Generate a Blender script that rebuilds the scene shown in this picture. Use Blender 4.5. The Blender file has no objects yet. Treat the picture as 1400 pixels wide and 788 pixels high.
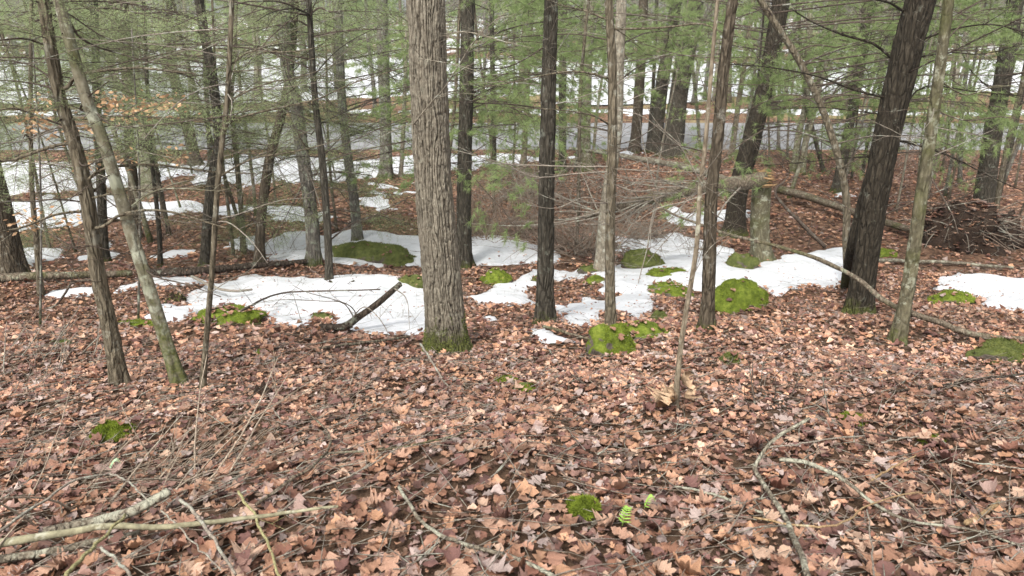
import bpy, math, random
import numpy as np
R = math.radians
rnd = random.Random(7)
rng = np.random.default_rng(11)
S = bpy.context.scene
COL = S.collection

# ------------------------------------------------------------ camera, sky, sun, exposure
CAM = np.array([0.0, 0.0, 1.6]); PITCH = R(20.0); FPX = 1011.0
cam = bpy.data.cameras.new('camera'); camo = bpy.data.objects.new('camera', cam); COL.objects.link(camo)
camo.location = CAM; camo.rotation_euler = (R(90) - PITCH, 0, 0)
cam.lens = 36.0 * FPX / 1400.0; cam.sensor_width = 36.0; cam.clip_end = 2000; cam.clip_start = 0.05
cam.dof.use_dof = True; cam.dof.focus_distance = 4.6; cam.dof.aperture_fstop = 5.0
S.camera = camo
SUN_EL, SUN_AZ = R(52), R(205)      # azimuth from +Y, clockwise
w = bpy.data.worlds.new('World'); S.world = w; w.use_nodes = True
nt = w.node_tree; bg = nt.nodes['Background']
sky = nt.nodes.new('ShaderNodeTexSky'); sky.sky_type = 'NISHITA'; sky.sun_disc = False
sky.sun_elevation = SUN_EL; sky.sun_rotation = SUN_AZ; sky.dust_density = 4.0; sky.air_density = 1.0
hs = nt.nodes.new('ShaderNodeHueSaturation'); hs.inputs['Saturation'].default_value = 0.14; hs.inputs['Value'].default_value = 1.0
nt.links.new(sky.outputs[0], hs.inputs['Color']); nt.links.new(hs.outputs[0], bg.inputs[0])
bg.inputs[1].default_value = 0.15
sl = bpy.data.lights.new('sun', 'SUN'); so = bpy.data.objects.new('sun', sl); COL.objects.link(so)
sl.energy = 2.0; sl.angle = R(12); sl.color = (1.0, 0.94, 0.84)
so.rotation_euler = (R(90) - SUN_EL, 0, math.pi - SUN_AZ)
S.view_settings.view_transform = 'Standard'; S.view_settings.look = 'None'
S.view_settings.exposure = 0.95; S.view_settings.gamma = 1.0
S.render.engine = 'CYCLES'; S.cycles.use_denoising = True; S.cycles.max_bounces = 6
S.cycles.diffuse_bounces = 3; S.cycles.transparent_max_bounces = 6

# ------------------------------------------------------------ noise
def _h(i, j, k, s):
    n = (i * 374761393 + j * 668265263 + k * 2147483647 + s * 974711) & 0xFFFFFFFF
    n = ((n ^ (n >> 13)) * 1274126177) & 0xFFFFFFFF
    n = ((n ^ (n >> 16)) * 2246822519) & 0xFFFFFFFF
    return ((n ^ (n >> 15)) & 0xFFFFFF) / float(0xFFFFFF)
def vn(x, y, z=0.0, s=0):
    x, y, z = np.broadcast_arrays(np.asarray(x, float), np.asarray(y, float), np.asarray(z, float))
    xi, yi, zi = np.floor(x).astype(np.int64), np.floor(y).astype(np.int64), np.floor(z).astype(np.int64)
    fx, fy, fz = x - xi, y - yi, z - zi
    fx, fy, fz = fx*fx*(3-2*fx), fy*fy*(3-2*fy), fz*fz*(3-2*fz)
    def g(a, b, c): return _h(xi + a, yi + b, zi + c, s)
    def lx(b, c): return g(0, b, c) * (1 - fx) + g(1, b, c) * fx
    r0 = lx(0, 0) * (1 - fy) + lx(1, 0) * fy
    r1 = lx(0, 1) * (1 - fy) + lx(1, 1) * fy
    return (r0 * (1 - fz) + r1 * fz) * 2 - 1
def fbm(x, y, z=0.0, s=0, o=3):
    r = 0; a = 1.0; f = 1.0
    for k in range(o):
        r = r + a * vn(np.asarray(x) * f, np.asarray(y) * f, np.asarray(z) * f, s + k); a *= .5; f *= 2.03
    return r

# ------------------------------------------------------------ terrain
_yt = np.arange(-20, 700, .25)
_dp = np.interp(_yt, [-20, 0, 2, 5.2, 7.1, 9, 12.6, 15.3, 20, 25, 40, 85, 100, 150, 230, 400, 700],
                [-.6, 1.25, 1.65, 2.42, 2.87, 3.3, 3.85, 4.04, 4.2, 4.28, 4.3, 4.3, 4.1, 2.2, .6, -1.0, -3])
_ker = np.hanning(11); _ker /= _ker.sum()
_dps = np.convolve(np.pad(_dp, 5, 'edge'), _ker, 'valid')
def terrain(x, y):
    x = np.asarray(x, float); y = np.asarray(y, float)
    base = CAM[2] - np.interp(y, _yt, _dps)
    near = np.clip((24.5 - y) / 4, 0, 1) + np.clip((y - 36) / 10, 0, 1) * 1.5
    z = base + near * (.11 * fbm(x * .55, y * .55, s=3) + .035 * fbm(x * 2.1, y * 2.1, s=9, o=2))
    z = z + .35 * np.exp(-((x - 8) / 3.4) ** 2 - ((y - 17) / 3.0) ** 2)
    z = z + .25 * np.exp(-((x - .6) / 2.2) ** 2 - ((y - 17) / 2.2) ** 2)
    return z
def ray(px, py):
    u = (px - 700) / FPX; v = (394 - py) / FPX
    return np.array([u, math.cos(PITCH) + v * math.sin(PITCH), -math.sin(PITCH) + v * math.cos(PITCH)])
_tt = np.concatenate([np.arange(.8, 14, .012), np.arange(14, 40, .05), np.arange(40, 260, .4)])
def G(px, py):
    d = ray(px, py); p = CAM[None] + d[None] * _tt[:, None]
    below = p[:, 2] < terrain(p[:, 0], p[:, 1])
    i = int(np.argmax(below)) if below.any() else len(_tt) - 1
    q = p[i]; return np.array([q[0], q[1], float(terrain(q[0], q[1]))])
def P(px, py, Y):
    d = ray(px, py); t = Y / d[1]; return CAM + d * t
def pxm(p): return float((np.asarray(p) - CAM) @ np.array([0, math.cos(PITCH), -math.sin(PITCH)])) / FPX     # metres per photo pixel at p
def tz(x, y): return float(terrain(x, y))

# ------------------------------------------------------------ mesh helpers
def mesh(name, v, quads=None, tris=None, mats=(), smooth=True, midx=None, col=None):
    v = np.asarray(v, np.float32); me = bpy.data.meshes.new(name)
    nq = 0 if quads is None else len(quads); ntr = 0 if tris is None else len(tris)
    loops = np.concatenate([np.asarray(quads, np.int32).ravel() if nq else np.zeros(0, np.int32),
                            np.asarray(tris, np.int32).ravel() if ntr else np.zeros(0, np.int32)])
    tot = np.concatenate([np.full(nq, 4, np.int32), np.full(ntr, 3, np.int32)])
    st = np.concatenate([[0], np.cumsum(tot)[:-1]]).astype(np.int32)
    me.vertices.add(len(v)); me.vertices.foreach_set('co', v.ravel())
    me.loops.add(len(loops)); me.loops.foreach_set('vertex_index', loops)
    me.polygons.add(nq + ntr); me.polygons.foreach_set('loop_start', st)
    try: me.polygons.foreach_set('loop_total', tot)
    except Exception: pass
    me.polygons.foreach_set('use_smooth', np.full(nq + ntr, smooth))
    for m in mats: me.materials.append(m)
    if midx is not None: me.polygons.foreach_set('material_index', np.asarray(midx, np.int32))
    if col is not None:
        a = me.color_attributes.new('tint', 'FLOAT_COLOR', 'POINT')
        c = np.ones((len(v), 4), np.float32); c[:, :3] = col; a.data.foreach_set('color', c.ravel())
    me.update(calc_edges=True); me.validate(); return me
def link(name, me, parent=None, loc=(0, 0, 0), **kw):
    o = bpy.data.objects.new(name, me); COL.objects.link(o); o.location = loc
    if parent is not None: o.parent = parent
    for k, val in kw.items(): o[k] = val
    return o
def empty(name, loc, label, cat, group=None):
    o = bpy.data.objects.new(name, None); COL.objects.link(o); o.location = loc; o.empty_display_size = .1
    o['label'] = label; o['category'] = cat
    if group: o['group'] = group
    return o
class MB:
    def __init__(s): s.v = []; s.q = []; s.t = []; s.n = 0
    def add(s, v, q=None, t=None):
        if q is not None and len(q): s.q.append(np.asarray(q) + s.n)
        if t is not None and len(t): s.t.append(np.asarray(t) + s.n)
        s.v.append(v); s.n += len(v)
    def mesh(s, name, mats, off=(0, 0, 0), smooth=True):
        v = np.concatenate(s.v) - np.asarray(off)
        return mesh(name, v, np.concatenate(s.q) if s.q else None, np.concatenate(s.t) if s.t else None, mats, smooth)
def spline(pts, n):
    pts = np.asarray(pts, float); k = len(pts)
    if k == 2: t = np.linspace(0, 1, n)[:, None]; return pts[0] * (1 - t) + pts[1] * t
    p = np.vstack([2 * pts[0] - pts[1], pts, 2 * pts[-1] - pts[-2]])
    T = np.linspace(0, k - 1 - 1e-6, n); i = T.astype(int); f = (T - i)[:, None]
    a, b, c, d = p[i], p[i + 1], p[i + 2], p[i + 3]
    return .5 * (2 * b + (c - a) * f + (2 * a - 5 * b + 4 * c - d) * f ** 2 + (3 * b - a - 3 * c + d) * f ** 3)
def frames(p):
    t = np.gradient(p, axis=0); t /= np.linalg.norm(t, axis=1)[:, None] + 1e-9
    n = np.zeros_like(p); u = np.array([1., 0, 0]) if abs(t[0, 0]) < .8 else np.array([0, 1., 0])
    for i in range(len(p)):
        u = u - t[i] * np.dot(u, t[i]); u /= np.linalg.norm(u) + 1e-9; n[i] = u
    return t, n, np.cross(t, n)
def tube(mb, p, r, sides=6, rough=0.0, sc=8.0, seed=0, disp=None):
    p = np.asarray(p, float); r = np.broadcast_to(np.asarray(r, float), (len(p),))
    t, n, b = frames(p); a = np.arange(sides) * 2 * math.pi / sides
    ca, sa = np.cos(a)[None, :, None], np.sin(a)[None, :, None]
    d = n[:, None] * ca + b[:, None] * sa
    rr = np.repeat(r[:, None], sides, 1)
    if rough: rr = rr * (1 + rough * fbm(p[:, None, 0] * sc + d[..., 0] * 2, p[:, None, 1] * sc + d[..., 1] * 2, p[:, None, 2] * sc * .5 + d[..., 2], s=seed, o=2))
    if disp is not None: rr = rr + disp
    v = p[:, None] + d * rr[..., None]
    m = len(p); i = np.arange(m - 1)[:, None] * sides; j = np.arange(sides)[None]; j2 = (j + 1) % sides
    q = np.stack([i + j, i + j2, i + sides + j2, i + sides + j], -1).reshape(-1, 4)
    V = np.vstack([v.reshape(-1, 3), p[:1] - t[:1] * r[0] * .3, p[-1:] + t[-1:] * r[-1] * .4])
    k = m * sides; jj = np.arange(sides); j2 = (jj + 1) % sides
    tr = np.vstack([np.stack([np.full(sides, k), j2, jj], 1), np.stack([np.full(sides, k + 1), k - sides + jj, k - sides + j2], 1)])
    mb.add(V, q, tr)
def wander(p0, d, L, n, wob=.15, grav=0.0, curl=None):
    d = np.asarray(d, float); d = d / (np.linalg.norm(d) + 1e-9); pts = [np.asarray(p0, float)]; st = L / (n - 1)
    c = np.array([rnd.gauss(0, 1) for _ in range(3)]) * wob * .5
    for k in range(n - 1):
        d = d + (c + np.array([rnd.gauss(0, 1) for _ in range(3)]) * wob * .6) * (2.2 / n) + np.array([0, 0, grav]) / n
        d /= np.linalg.norm(d); pts.append(pts[-1] + d * st)
    return np.array(pts)
def twigs(mb, p, r0, dens=7.0, L=.35, flat=.5, rec=1, sides=3, start=.1):
    """side twigs along a branch path"""
    seg = np.linalg.norm(np.diff(p, axis=0), axis=1).sum(); n = max(1, int(seg * dens))
    t_, n_, b_ = frames(p)
    for k in range(n):
        f = start + (1 - start) * rnd.random(); i = min(int(f * (len(p) - 1)), len(p) - 2)
        q = p[i] + (p[i + 1] - p[i]) * rnd.random(); T = t_[i]
        side = np.cross(T, [0, 0, 1.]); side /= np.linalg.norm(side) + 1e-6
        s = rnd.choice((-1, 1)); d = T * rnd.uniform(.4, 1.0) + side * s * rnd.uniform(.5, 1.1) + np.array([0, 0, rnd.gauss(.05, flat * .5)])
        l = L * rnd.uniform(.35, 1.15) * (1.15 - .6 * f); rr = max(.0016 if p[0, 1] > 6 else .0012, min(r0 * .4, .0042) * rnd.uniform(.6, 1.1))
        w_ = wander(q, d, l, 4, .35, rnd.uniform(-.25, .2))
        tube(mb, w_, np.linspace(rr, rr * .45, 4), sides)
        if rec and l > .12: twigs(mb, w_, rr, dens * 1.3, l * .5, flat, rec - 1, 3)

# ------------------------------------------------------------ materials
def mat(name, rough=.85, spec=.25):
    m = bpy.data.materials.new(name); m.use_nodes = True; b = m.node_tree.nodes['Principled BSDF']
    b.inputs['Roughness'].default_value = rough; b.inputs['Specular IOR Level'].default_value = spec
    return m, m.node_tree, b
def nd(t, typ, **kw):
    n = t.nodes.new(typ)
    for k, v in kw.items():
        if k in n.inputs: n.inputs[k].default_value = v
        else: setattr(n, k, v)
    return n
def coords(t, scale=(1, 1, 1), out='Object'):
    c = nd(t, 'ShaderNodeTexCoord'); mp = nd(t, 'ShaderNodeMapping'); mp.inputs['Scale'].default_value = scale
    t.links.new(c.outputs[out], mp.inputs[0]); return mp.outputs[0]
def noise(t, vec, sc, det=4, rough=.55):
    n = nd(t, 'ShaderNodeTexNoise', Scale=sc, Detail=det, Roughness=rough); t.links.new(vec, n.inputs['Vector']); return n.outputs[0]
def ramp(t, fac, stops, interp='LINEAR'):
    n = nd(t, 'ShaderNodeValToRGB'); n.color_ramp.interpolation = interp; e = n.color_ramp.elements
    while len(e) < len(stops): e.new(.5)
    for k, (p, c) in enumerate(stops):
        e[k].position = p; e[k].color = (*(c if hasattr(c, '__len__') else (c, c, c)), 1)
    t.links.new(fac, n.inputs[0]); return n.outputs[0]
def mix(t, fac, a, b):
    n = nd(t, 'ShaderNodeMix', data_type='RGBA')
    if isinstance(fac, (int, float)): n.inputs[0].default_value = fac
    else: t.links.new(fac, n.inputs[0])
    for k, c in ((6, a), (7, b)):
        if hasattr(c, 'is_linked') or hasattr(c, 'links'): t.links.new(c, n.inputs[k])
        else: n.inputs[k].default_value = (*c, 1)
    return n.outputs[2]
def bump(t, b, h, dist=.01, st=1.0):
    n = nd(t, 'ShaderNodeBump', Distance=dist, Strength=st); t.links.new(h, n.inputs['Height']); t.links.new(n.outputs[0], b.inputs['Normal'])
def math2(t, op, a, b_=None):
    n = nd(t, 'ShaderNodeMath', operation=op)
    for k, c in ((0, a), (1, b_)):
        if c is None: continue
        if isinstance(c, (int, float)): n.inputs[k].default_value = c
        else: t.links.new(c, n.inputs[k])
    return n.outputs[0]

def bark(name, dark, mid, light, lichen=.3, lich_col=(.30, .33, .25), moss=.35, moss_h=.35, sc=22, stretch=.22, bd=.008, moss_all=0.0):
    m, t, b = mat(name, .9, .15)
    v = coords(t, (1, 1, stretch)); iso = coords(t)
    vo = nd(t, 'ShaderNodeTexVoronoi', feature='DISTANCE_TO_EDGE', Scale=sc); 
    wn = nd(t, 'ShaderNodeTexNoise', Scale=sc * .5, Detail=3.0); t.links.new(v, wn.inputs['Vector'])
    ad = nd(t, 'ShaderNodeVectorMath', operation='MULTIPLY_ADD'); t.links.new(wn.outputs['Color'], ad.inputs[0]); ad.inputs[1].default_value = (.09, .09, .09); t.links.new(v, ad.inputs[2])
    t.links.new(ad.outputs[0], vo.inputs['Vector'])
    pl = ramp(t, vo.outputs['Distance'], [(0, 0), (.22, .8), (.5, 1)])
    fine = noise(t, v, sc * 3.2, 6, .65)
    c = ramp(t, fine, [(.3, dark), (.52, mid), (.75, light)])
    c = mix(t, math2(t, 'MULTIPLY', math2(t, 'SUBTRACT', 1.0, pl), .55), c, tuple(x * .55 for x in dark))
    ln = noise(t, iso, 9, 5, .7)
    c = mix(t, ramp(t, ln, [(.62 - lichen * .25, 0), (.68 - lichen * .2, .75)]), c, lich_col)
    big = noise(t, iso, 3.0, 3)
    sep = nd(t, 'ShaderNodeSeparateXYZ'); t.links.new(iso, sep.inputs[0])
    hz = math2(t, 'MULTIPLY', math2(t, 'SUBTRACT', moss_h, sep.outputs[2]), 1.6 / max(moss_h, .05))
    mf = math2(t, 'ADD', math2(t, 'ADD', hz, math2(t, 'MULTIPLY', math2(t, 'SUBTRACT', noise(t, iso, 14, 5, .7), .5), 3.0)), moss * 2 - 1.55)
    mf = ramp(t, mf, [(.1, 0), (.8, .85)])
    if moss_all: 
        mf = math2(t, 'MAXIMUM', mf, ramp(t, big, [(.55 - moss_all * .3, 0), (.75 - moss_all * .2, .7)]))
    c = mix(t, mf, c, ramp(t, noise(t, iso, 60, 3), [(.3, (.035, .045, .012)), (.7, (.115, .125, .032))]))
    t.links.new(c, b.inputs['Base Color'])
    h = math2(t, 'ADD', pl, math2(t, 'MULTIPLY', fine, .8))
    bump(t, b, h, bd * 2.2, 1.0)
    return m
M = {}
M['oak'] = bark('oak_bark', (.06, .05, .038), (.135, .115, .088), (.26, .23, .18), .12, (.24, .24, .19), .62, .36, 26, .15, .004)
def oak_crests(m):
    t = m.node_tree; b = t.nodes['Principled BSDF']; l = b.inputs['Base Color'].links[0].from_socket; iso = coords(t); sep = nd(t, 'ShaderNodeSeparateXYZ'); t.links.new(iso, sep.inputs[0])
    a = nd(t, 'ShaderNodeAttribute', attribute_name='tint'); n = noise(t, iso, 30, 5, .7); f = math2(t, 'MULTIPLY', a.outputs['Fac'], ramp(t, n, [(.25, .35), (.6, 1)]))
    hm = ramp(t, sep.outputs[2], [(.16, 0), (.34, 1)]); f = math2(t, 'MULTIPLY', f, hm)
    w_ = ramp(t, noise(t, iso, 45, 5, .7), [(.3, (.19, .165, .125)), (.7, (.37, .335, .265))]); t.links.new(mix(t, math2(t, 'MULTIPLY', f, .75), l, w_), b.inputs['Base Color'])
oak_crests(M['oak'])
M['brown'] = bark('brown_bark', (.09, .074, .05), (.19, .16, .113), (.30, .262, .195), .25, (.27, .26, .21), .25, .12)
M['dark'] = bark('dark_bark', (.033, .029, .022), (.085, .075, .058), (.165, .15, .12), .12, (.20, .21, .17), .45, .22)
M['black'] = bark('wet_dark_bark', (.022, .018, .013), (.052, .043, .031), (.105, .09, .067), .05, (.15, .15, .12), .5, .3)
M['moss'] = bark('mossy_smooth_bark', (.12, .105, .07), (.22, .20, .145), (.33, .31, .24), .45, (.36, .37, .29), .42, 1.1, 12, .5, .003, .12)
M['olive'] = bark('olive_brown_bark', (.075, .065, .042), (.155, .14, .09), (.25, .23, .165), .3, (.33, .34, .26), .38, .35, 14, .4, .004, .16)
M['palebrown'] = bark('pale_brown_bark', (.13, .10, .07), (.26, .215, .155), (.38, .33, .25), .15, (.38, .38, .3), .1, .12, 20, .4, .003)
M['pale'] = bark('pale_smooth_bark', (.15, .13, .10), (.27, .24, .185), (.38, .34, .27), .3, (.38, .39, .33), .2, .15, 14, .5, .003)
M['grey'] = bark('grey_bark', (.10, .09, .078), (.19, .175, .15), (.28, .26, .22), .35, (.30, .33, .26), .5, .3)
M['red'] = bark('reddish_bark', (.055, .044, .031), (.12, .097, .069), (.21, .175, .13), .15, (.25, .24, .2), .4, .2)
M['twig'] = bark('grey_twig_bark', (.15, .13, .105), (.29, .25, .205), (.42, .375, .32), .3, (.34, .36, .3), 0,-99, 40, .6, .001)
M['stem'] = bark('dry_stem_bark', (.22, .17, .125), (.38, .31, .24), (.5, .43, .35), .1, (.45, .45, .38), 0, -99, 40, .6, .001)
M['twigd'] = bark('dark_twig_bark', (.05, .038, .03), (.11, .085, .068), (.18, .15, .12), .25, (.28, .29, .24), 0,-99, 40, .6, .001)
M['twigr'] = bark('red_brown_twig_bark', (.15, .11, .085), (.29, .225, .175), (.42, .35, .285), .1, (.3, .3, .25), 0,-99, 40, .6, .001)
M['green'] = bark('peeled_greenish_wood', (.20, .18, .08), (.34, .31, .16), (.45, .41, .25), .05, (.4, .4, .3), 0,-99, 50, .2, .001)
M['tanw'] = bark('peeled_tan_wood', (.22, .14, .07), (.36, .25, .14), (.48, .36, .22), .05, (.4, .4, .3), 0,-99, 50, .2, .001)
M['lichen'] = bark('lichen_crusted_bark', (.11, .09, .065), (.22, .19, .145), (.36, .33, .26), .5, (.38, .38, .30), 0, -99, 30, .6, .004)
M['logb'] = bark('log_brown_bark', (.09, .07, .05), (.19, .155, .115), (.31, .265, .205), .25, (.27, .28, .2), 0, -99, 22, .3, .006, .1)
M['logd'] = bark('log_dark_bark', (.035, .026, .02), (.085, .065, .05), (.15, .125, .10), .15, (.22, .23, .18), 0, -99)
M['pole'] = bark('greenish_grey_pole_bark', (.19, .17, .11), (.28, .26, .17), (.36, .34, .24), .3, (.40, .39, .31), 0, -99, 14, .5, .002)

def simple(name, stops, sc=8, rough=.85, bd=.004, spec=.2, det=6, bsc=None):
    m, t, b = mat(name, rough, spec); v = coords(t)
    t.links.new(ramp(t, noise(t, v, sc, det, .65), stops), b.inputs['Base Color'])
    bump(t, b, noise(t, v, bsc or sc * 4, 6, .7), bd); return m
M['wood_break'] = simple('freshly_broken_wood', [(.3, (.14, .08, .04)), (.5, (.32, .20, .10)), (.7, (.45, .32, .18))], 30, .8, .006)
M['rot'] = simple('rotten_wood', [(.3, (.012, .008, .006)), (.6, (.045, .028, .019)), (.8, (.10, .065, .042))], 25, .95, .015)
M['mosstuft'] = simple('moss_strands', [(.3, (.075, .10, .012)), (.5, (.15, .195, .02)), (.72, (.27, .33, .05))], 9, .95, .002)
M['mosstuft2'] = simple('olive_moss_strands', [(.3, (.05, .065, .015)), (.5, (.11, .13, .03)), (.72, (.20, .21, .06))], 10, .95, .002)
M['fern'] = simple('fern_green', [(.3, (.18, .32, .05)), (.7, (.36, .55, .12))], 30, .6, .001)
M['lichg'] = simple('pale_lichen', [(.3, (.25, .38, .22)), (.7, (.45, .58, .38))], 30, .9, .002)

def rock_mat(name, mossc, thr):
    m, t, b = mat(name, .95, .15); v = coords(t)
    g = nd(t, 'ShaderNodeNewGeometry'); sep = nd(t, 'ShaderNodeSeparateXYZ'); t.links.new(g.outputs['Normal'], sep.inputs[0])
    st = ramp(t, noise(t, v, 9, 8, .7), [(.3, (.05, .042, .035)), (.55, (.13, .11, .09)), (.75, (.24, .21, .18))])
    mo = ramp(t, noise(t, v, 16, 5, .7), mossc)
    f = math2(t, 'ADD', sep.outputs[2], math2(t, 'MULTIPLY', math2(t, 'SUBTRACT', noise(t, v, 5, 5, .6), .5), 2.2))
    f = ramp(t, f, [(thr, 0), (thr + .12, 1)])
    t.links.new(mix(t, f, st, mo), b.inputs['Base Color'])
    bump(t, b, noise(t, v, 60, 6, .75), .012); return m
GM = [(.3, (.045, .06, .010)), (.5, (.105, .14, .018)), (.72, (.20, .24, .04))]
OM = [(.3, (.04, .05, .015)), (.5, (.085, .10, .03)), (.72, (.15, .16, .05))]
M['rock_bright'] = rock_mat('bright_mossy_rock', GM, -.35); M['rock_olive'] = rock_mat('olive_mossy_rock', OM, .0)
M['rock_part'] = rock_mat('part_mossy_rock', GM, .45)

m, t, b = mat('snow', .6, .3); M['snow'] = m; v = coords(t)
t.links.new(ramp(t, noise(t, v, 7, 8, .75), [(.24, (.34, .33, .31)), (.42, (.54, .56, .59)), (.7, (.66, .67, .70))]), b.inputs['Base Color'])
sp_ = ramp(t, noise(t, v, 95, 3, .6), [(.66, 0), (.70, .75)]); c_ = b.inputs['Base Color'].links[0].from_socket; t.links.new(mix(t, sp_, c_, (.16, .12, .09)), b.inputs['Base Color'])
bump(t, b, math2(t, 'ADD', noise(t, v, 6, 3), math2(t, 'MULTIPLY', noise(t, v, 70, 4, .8), .25)), .03, .7)

m, t, b = mat('forest_soil', 1, .1); M['soil'] = m; v = coords(t)
vo = nd(t, 'ShaderNodeTexVoronoi', feature='F1', Scale=13.0); vo.inputs['Randomness'].default_value = 1.0
t.links.new(v, vo.inputs['Vector']); sp = nd(t, 'ShaderNodeSeparateColor'); t.links.new(vo.outputs['Color'], sp.inputs[0])
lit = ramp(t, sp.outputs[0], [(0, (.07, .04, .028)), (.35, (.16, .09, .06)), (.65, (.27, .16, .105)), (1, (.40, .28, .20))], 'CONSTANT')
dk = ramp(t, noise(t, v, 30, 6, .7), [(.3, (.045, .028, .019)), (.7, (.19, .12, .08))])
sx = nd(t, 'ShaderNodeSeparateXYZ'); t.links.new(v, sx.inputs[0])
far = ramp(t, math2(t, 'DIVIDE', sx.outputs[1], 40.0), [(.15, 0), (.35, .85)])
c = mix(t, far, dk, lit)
gr = ramp(t, noise(t, v, .35, 5, .6), [(.50, 0), (.62, .7)])
beyond = ramp(t, math2(t, 'DIVIDE', sx.outputs[1], 100.0), [(.32, 0), (.335, 1)])
c = mix(t, math2(t, 'MULTIPLY', gr, beyond), c, (.30, .26, .13))
snf = ramp(t, noise(t, v, .12, 6, .65), [(.50, 0), (.54, 1)])
fh = ramp(t, math2(t, 'DIVIDE', sx.outputs[1], 400.0), [(.20, 0), (.24, 1)])
c = mix(t, math2(t, 'MULTIPLY', snf, fh), c, (.70, .72, .75))
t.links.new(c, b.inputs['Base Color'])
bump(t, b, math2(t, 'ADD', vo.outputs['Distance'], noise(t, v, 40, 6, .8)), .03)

def leaf_mat(name, attr):
    m, t, b = mat(name, .55, .35); v = coords(t)
    if attr:
        a = nd(t, 'ShaderNodeAttribute', attribute_name='tint'); base = a.outputs['Color']
    else:
        oi = nd(t, 'ShaderNodeObjectInfo')
        base = ramp(t, oi.outputs['Random'], [(k / len(LEAFC), tuple(1.3 * x for x in c)) for k, c in enumerate(LEAFC)], 'CONSTANT')
    hsv = nd(t, 'ShaderNodeHueSaturation'); t.links.new(base, hsv.inputs['Color'])
    t.links.new(ramp(t, noise(t, v, 45, 5, .7), [(.3, .55), (.6, 1.15)]), hsv.inputs['Value'])
    t.links.new(hsv.outputs[0], b.inputs['Base Color'])
    bump(t, b, noise(t, v, 120, 3, .7), .002)
    tr = nd(t, 'ShaderNodeBsdfTranslucent'); t.links.new(hsv.outputs[0], tr.inputs[0])
    ms = nd(t, 'ShaderNodeMixShader'); ms.inputs[0].default_value = .22
    t.links.new(b.outputs[0], ms.inputs[1]); t.links.new(tr.outputs[0], ms.inputs[2])
    t.links.new(ms.outputs[0], t.nodes['Material Output'].inputs[0]); return m
LEAFC0 = [(.34, .175, .095), (.27, .135, .075), (.40, .235, .15), (.20, .085, .05), (.13, .06, .042), (.46, .30, .20), (.30, .20, .165),
         (.36, .28, .25), (.22, .12, .09), (.42, .22, .11), (.16, .075, .06), (.38, .21, .13), (.25, .115, .06), (.33, .165, .10)]
LEAFC = []
for c_ in LEAFC0:
    l_ = sum(c_) / 3; LEAFC.append(tuple(((x * .80 + l_ * .20) * 1.08 + e_) * g_ for x, e_, g_ in zip(c_, (.006, .002, .003), (1.0, .97, .96))))
M['leaf'] = leaf_mat('fallen_leaf_mix', True); M['leaf1'] = leaf_mat('fallen_leaf', False)
M['dryt'] = simple('pale_curled_leaf', [(.3, (.28, .18, .11)), (.7, (.50, .37, .25))], 9, .7, .002)
M['beech'] = simple('dry_beech_leaf', [(.3, (.42, .24, .12)), (.7, (.64, .44, .27))], 5, .6, .001)
def needle_mat(name, a, bb, tr_=.35):
    m, t, b = mat(name, .6, .3); v = coords(t, out='Object')
    c = ramp(t, noise(t, v, 5, 3), [(.3, a), (.7, bb)]); t.links.new(c, b.inputs['Base Color'])
    tr = nd(t, 'ShaderNodeBsdfTranslucent'); t.links.new(c, tr.inputs[0]); ms = nd(t, 'ShaderNodeMixShader'); ms.inputs[0].default_value = tr_
    t.links.new(b.outputs[0], ms.inputs[1]); t.links.new(tr.outputs[0], ms.inputs[2]); t.links.new(ms.outputs[0], t.nodes['Material Output'].inputs[0]); return m
M['hem'] = needle_mat('hemlock_needles', (.18, .235, .11), (.37, .44, .21), .55)
M['pine'] = needle_mat('pine_needles', (.18, .25, .095), (.37, .46, .20), .55)
m, t, b = mat('asphalt', .8, .3); M['road'] = m; v = coords(t)
t.links.new(ramp(t, noise(t, v, 1.2, 8, .7), [(.3, (.16, .165, .17)), (.7, (.27, .272, .28))]), b.inputs['Base Color']); bump(t, b, noise(t, v, 90, 3), .004)

# ------------------------------------------------------------ haze
def haze(x0, x1, y0, y1, z0, z1, dens):
    v = [(x, y, z) for x in (x0, x1) for y in (y0, y1) for z in (z0, z1)]
    f = [(0, 1, 3, 2), (4, 6, 7, 5), (0, 4, 5, 1), (2, 3, 7, 6), (0, 2, 6, 4), (1, 5, 7, 3)]
    m = bpy.data.materials.new('haze'); m.use_nodes = True; t = m.node_tree; t.nodes.remove(t.nodes['Principled BSDF'])
    p = t.nodes.new('ShaderNodeVolumePrincipled'); p.inputs['Color'].default_value = (.93, .96, 1, 1); p.inputs['Density'].default_value = dens; p.inputs['Anisotropy'].default_value = .2
    t.links.new(p.outputs[0], t.nodes['Material Output'].inputs['Volume'])
    o = link('haze', mesh('haze', v, f, None, [m], False)); o['kind'] = 'stuff'; o['label'] = 'thin pale haze in the air between the trees'; o['category'] = 'haze'
haze(-900, 900, -12, 660, -6, 22, .0007)
# ------------------------------------------------------------ ground
ys = [-4.0]
while ys[-1] < 640: ys.append(ys[-1] + max(.05, .012 * abs(ys[-1]) ** 1.12 if ys[-1] > 2 else .05))
ys = np.array(ys); us = np.linspace(-1, 1, 181); us = us * (.55 + .45 * np.abs(us))
YY, UU = np.meshgrid(ys, us, indexing='ij'); XX = UU * (7 + 1.25 * np.maximum(YY, 0)); ZZ = terrain(XX, YY)
ny, nx = YY.shape; ii = np.arange(ny - 1)[:, None] * nx; jj = np.arange(nx - 1)[None]
qq = np.stack([ii + jj, ii + jj + 1, ii + nx + jj + 1, ii + nx + jj], -1).reshape(-1, 4)
ground = link('ground', mesh('ground', np.stack([XX, YY, ZZ], -1).reshape(-1, 3), qq, None, [M['soil']]), kind='structure')

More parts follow.
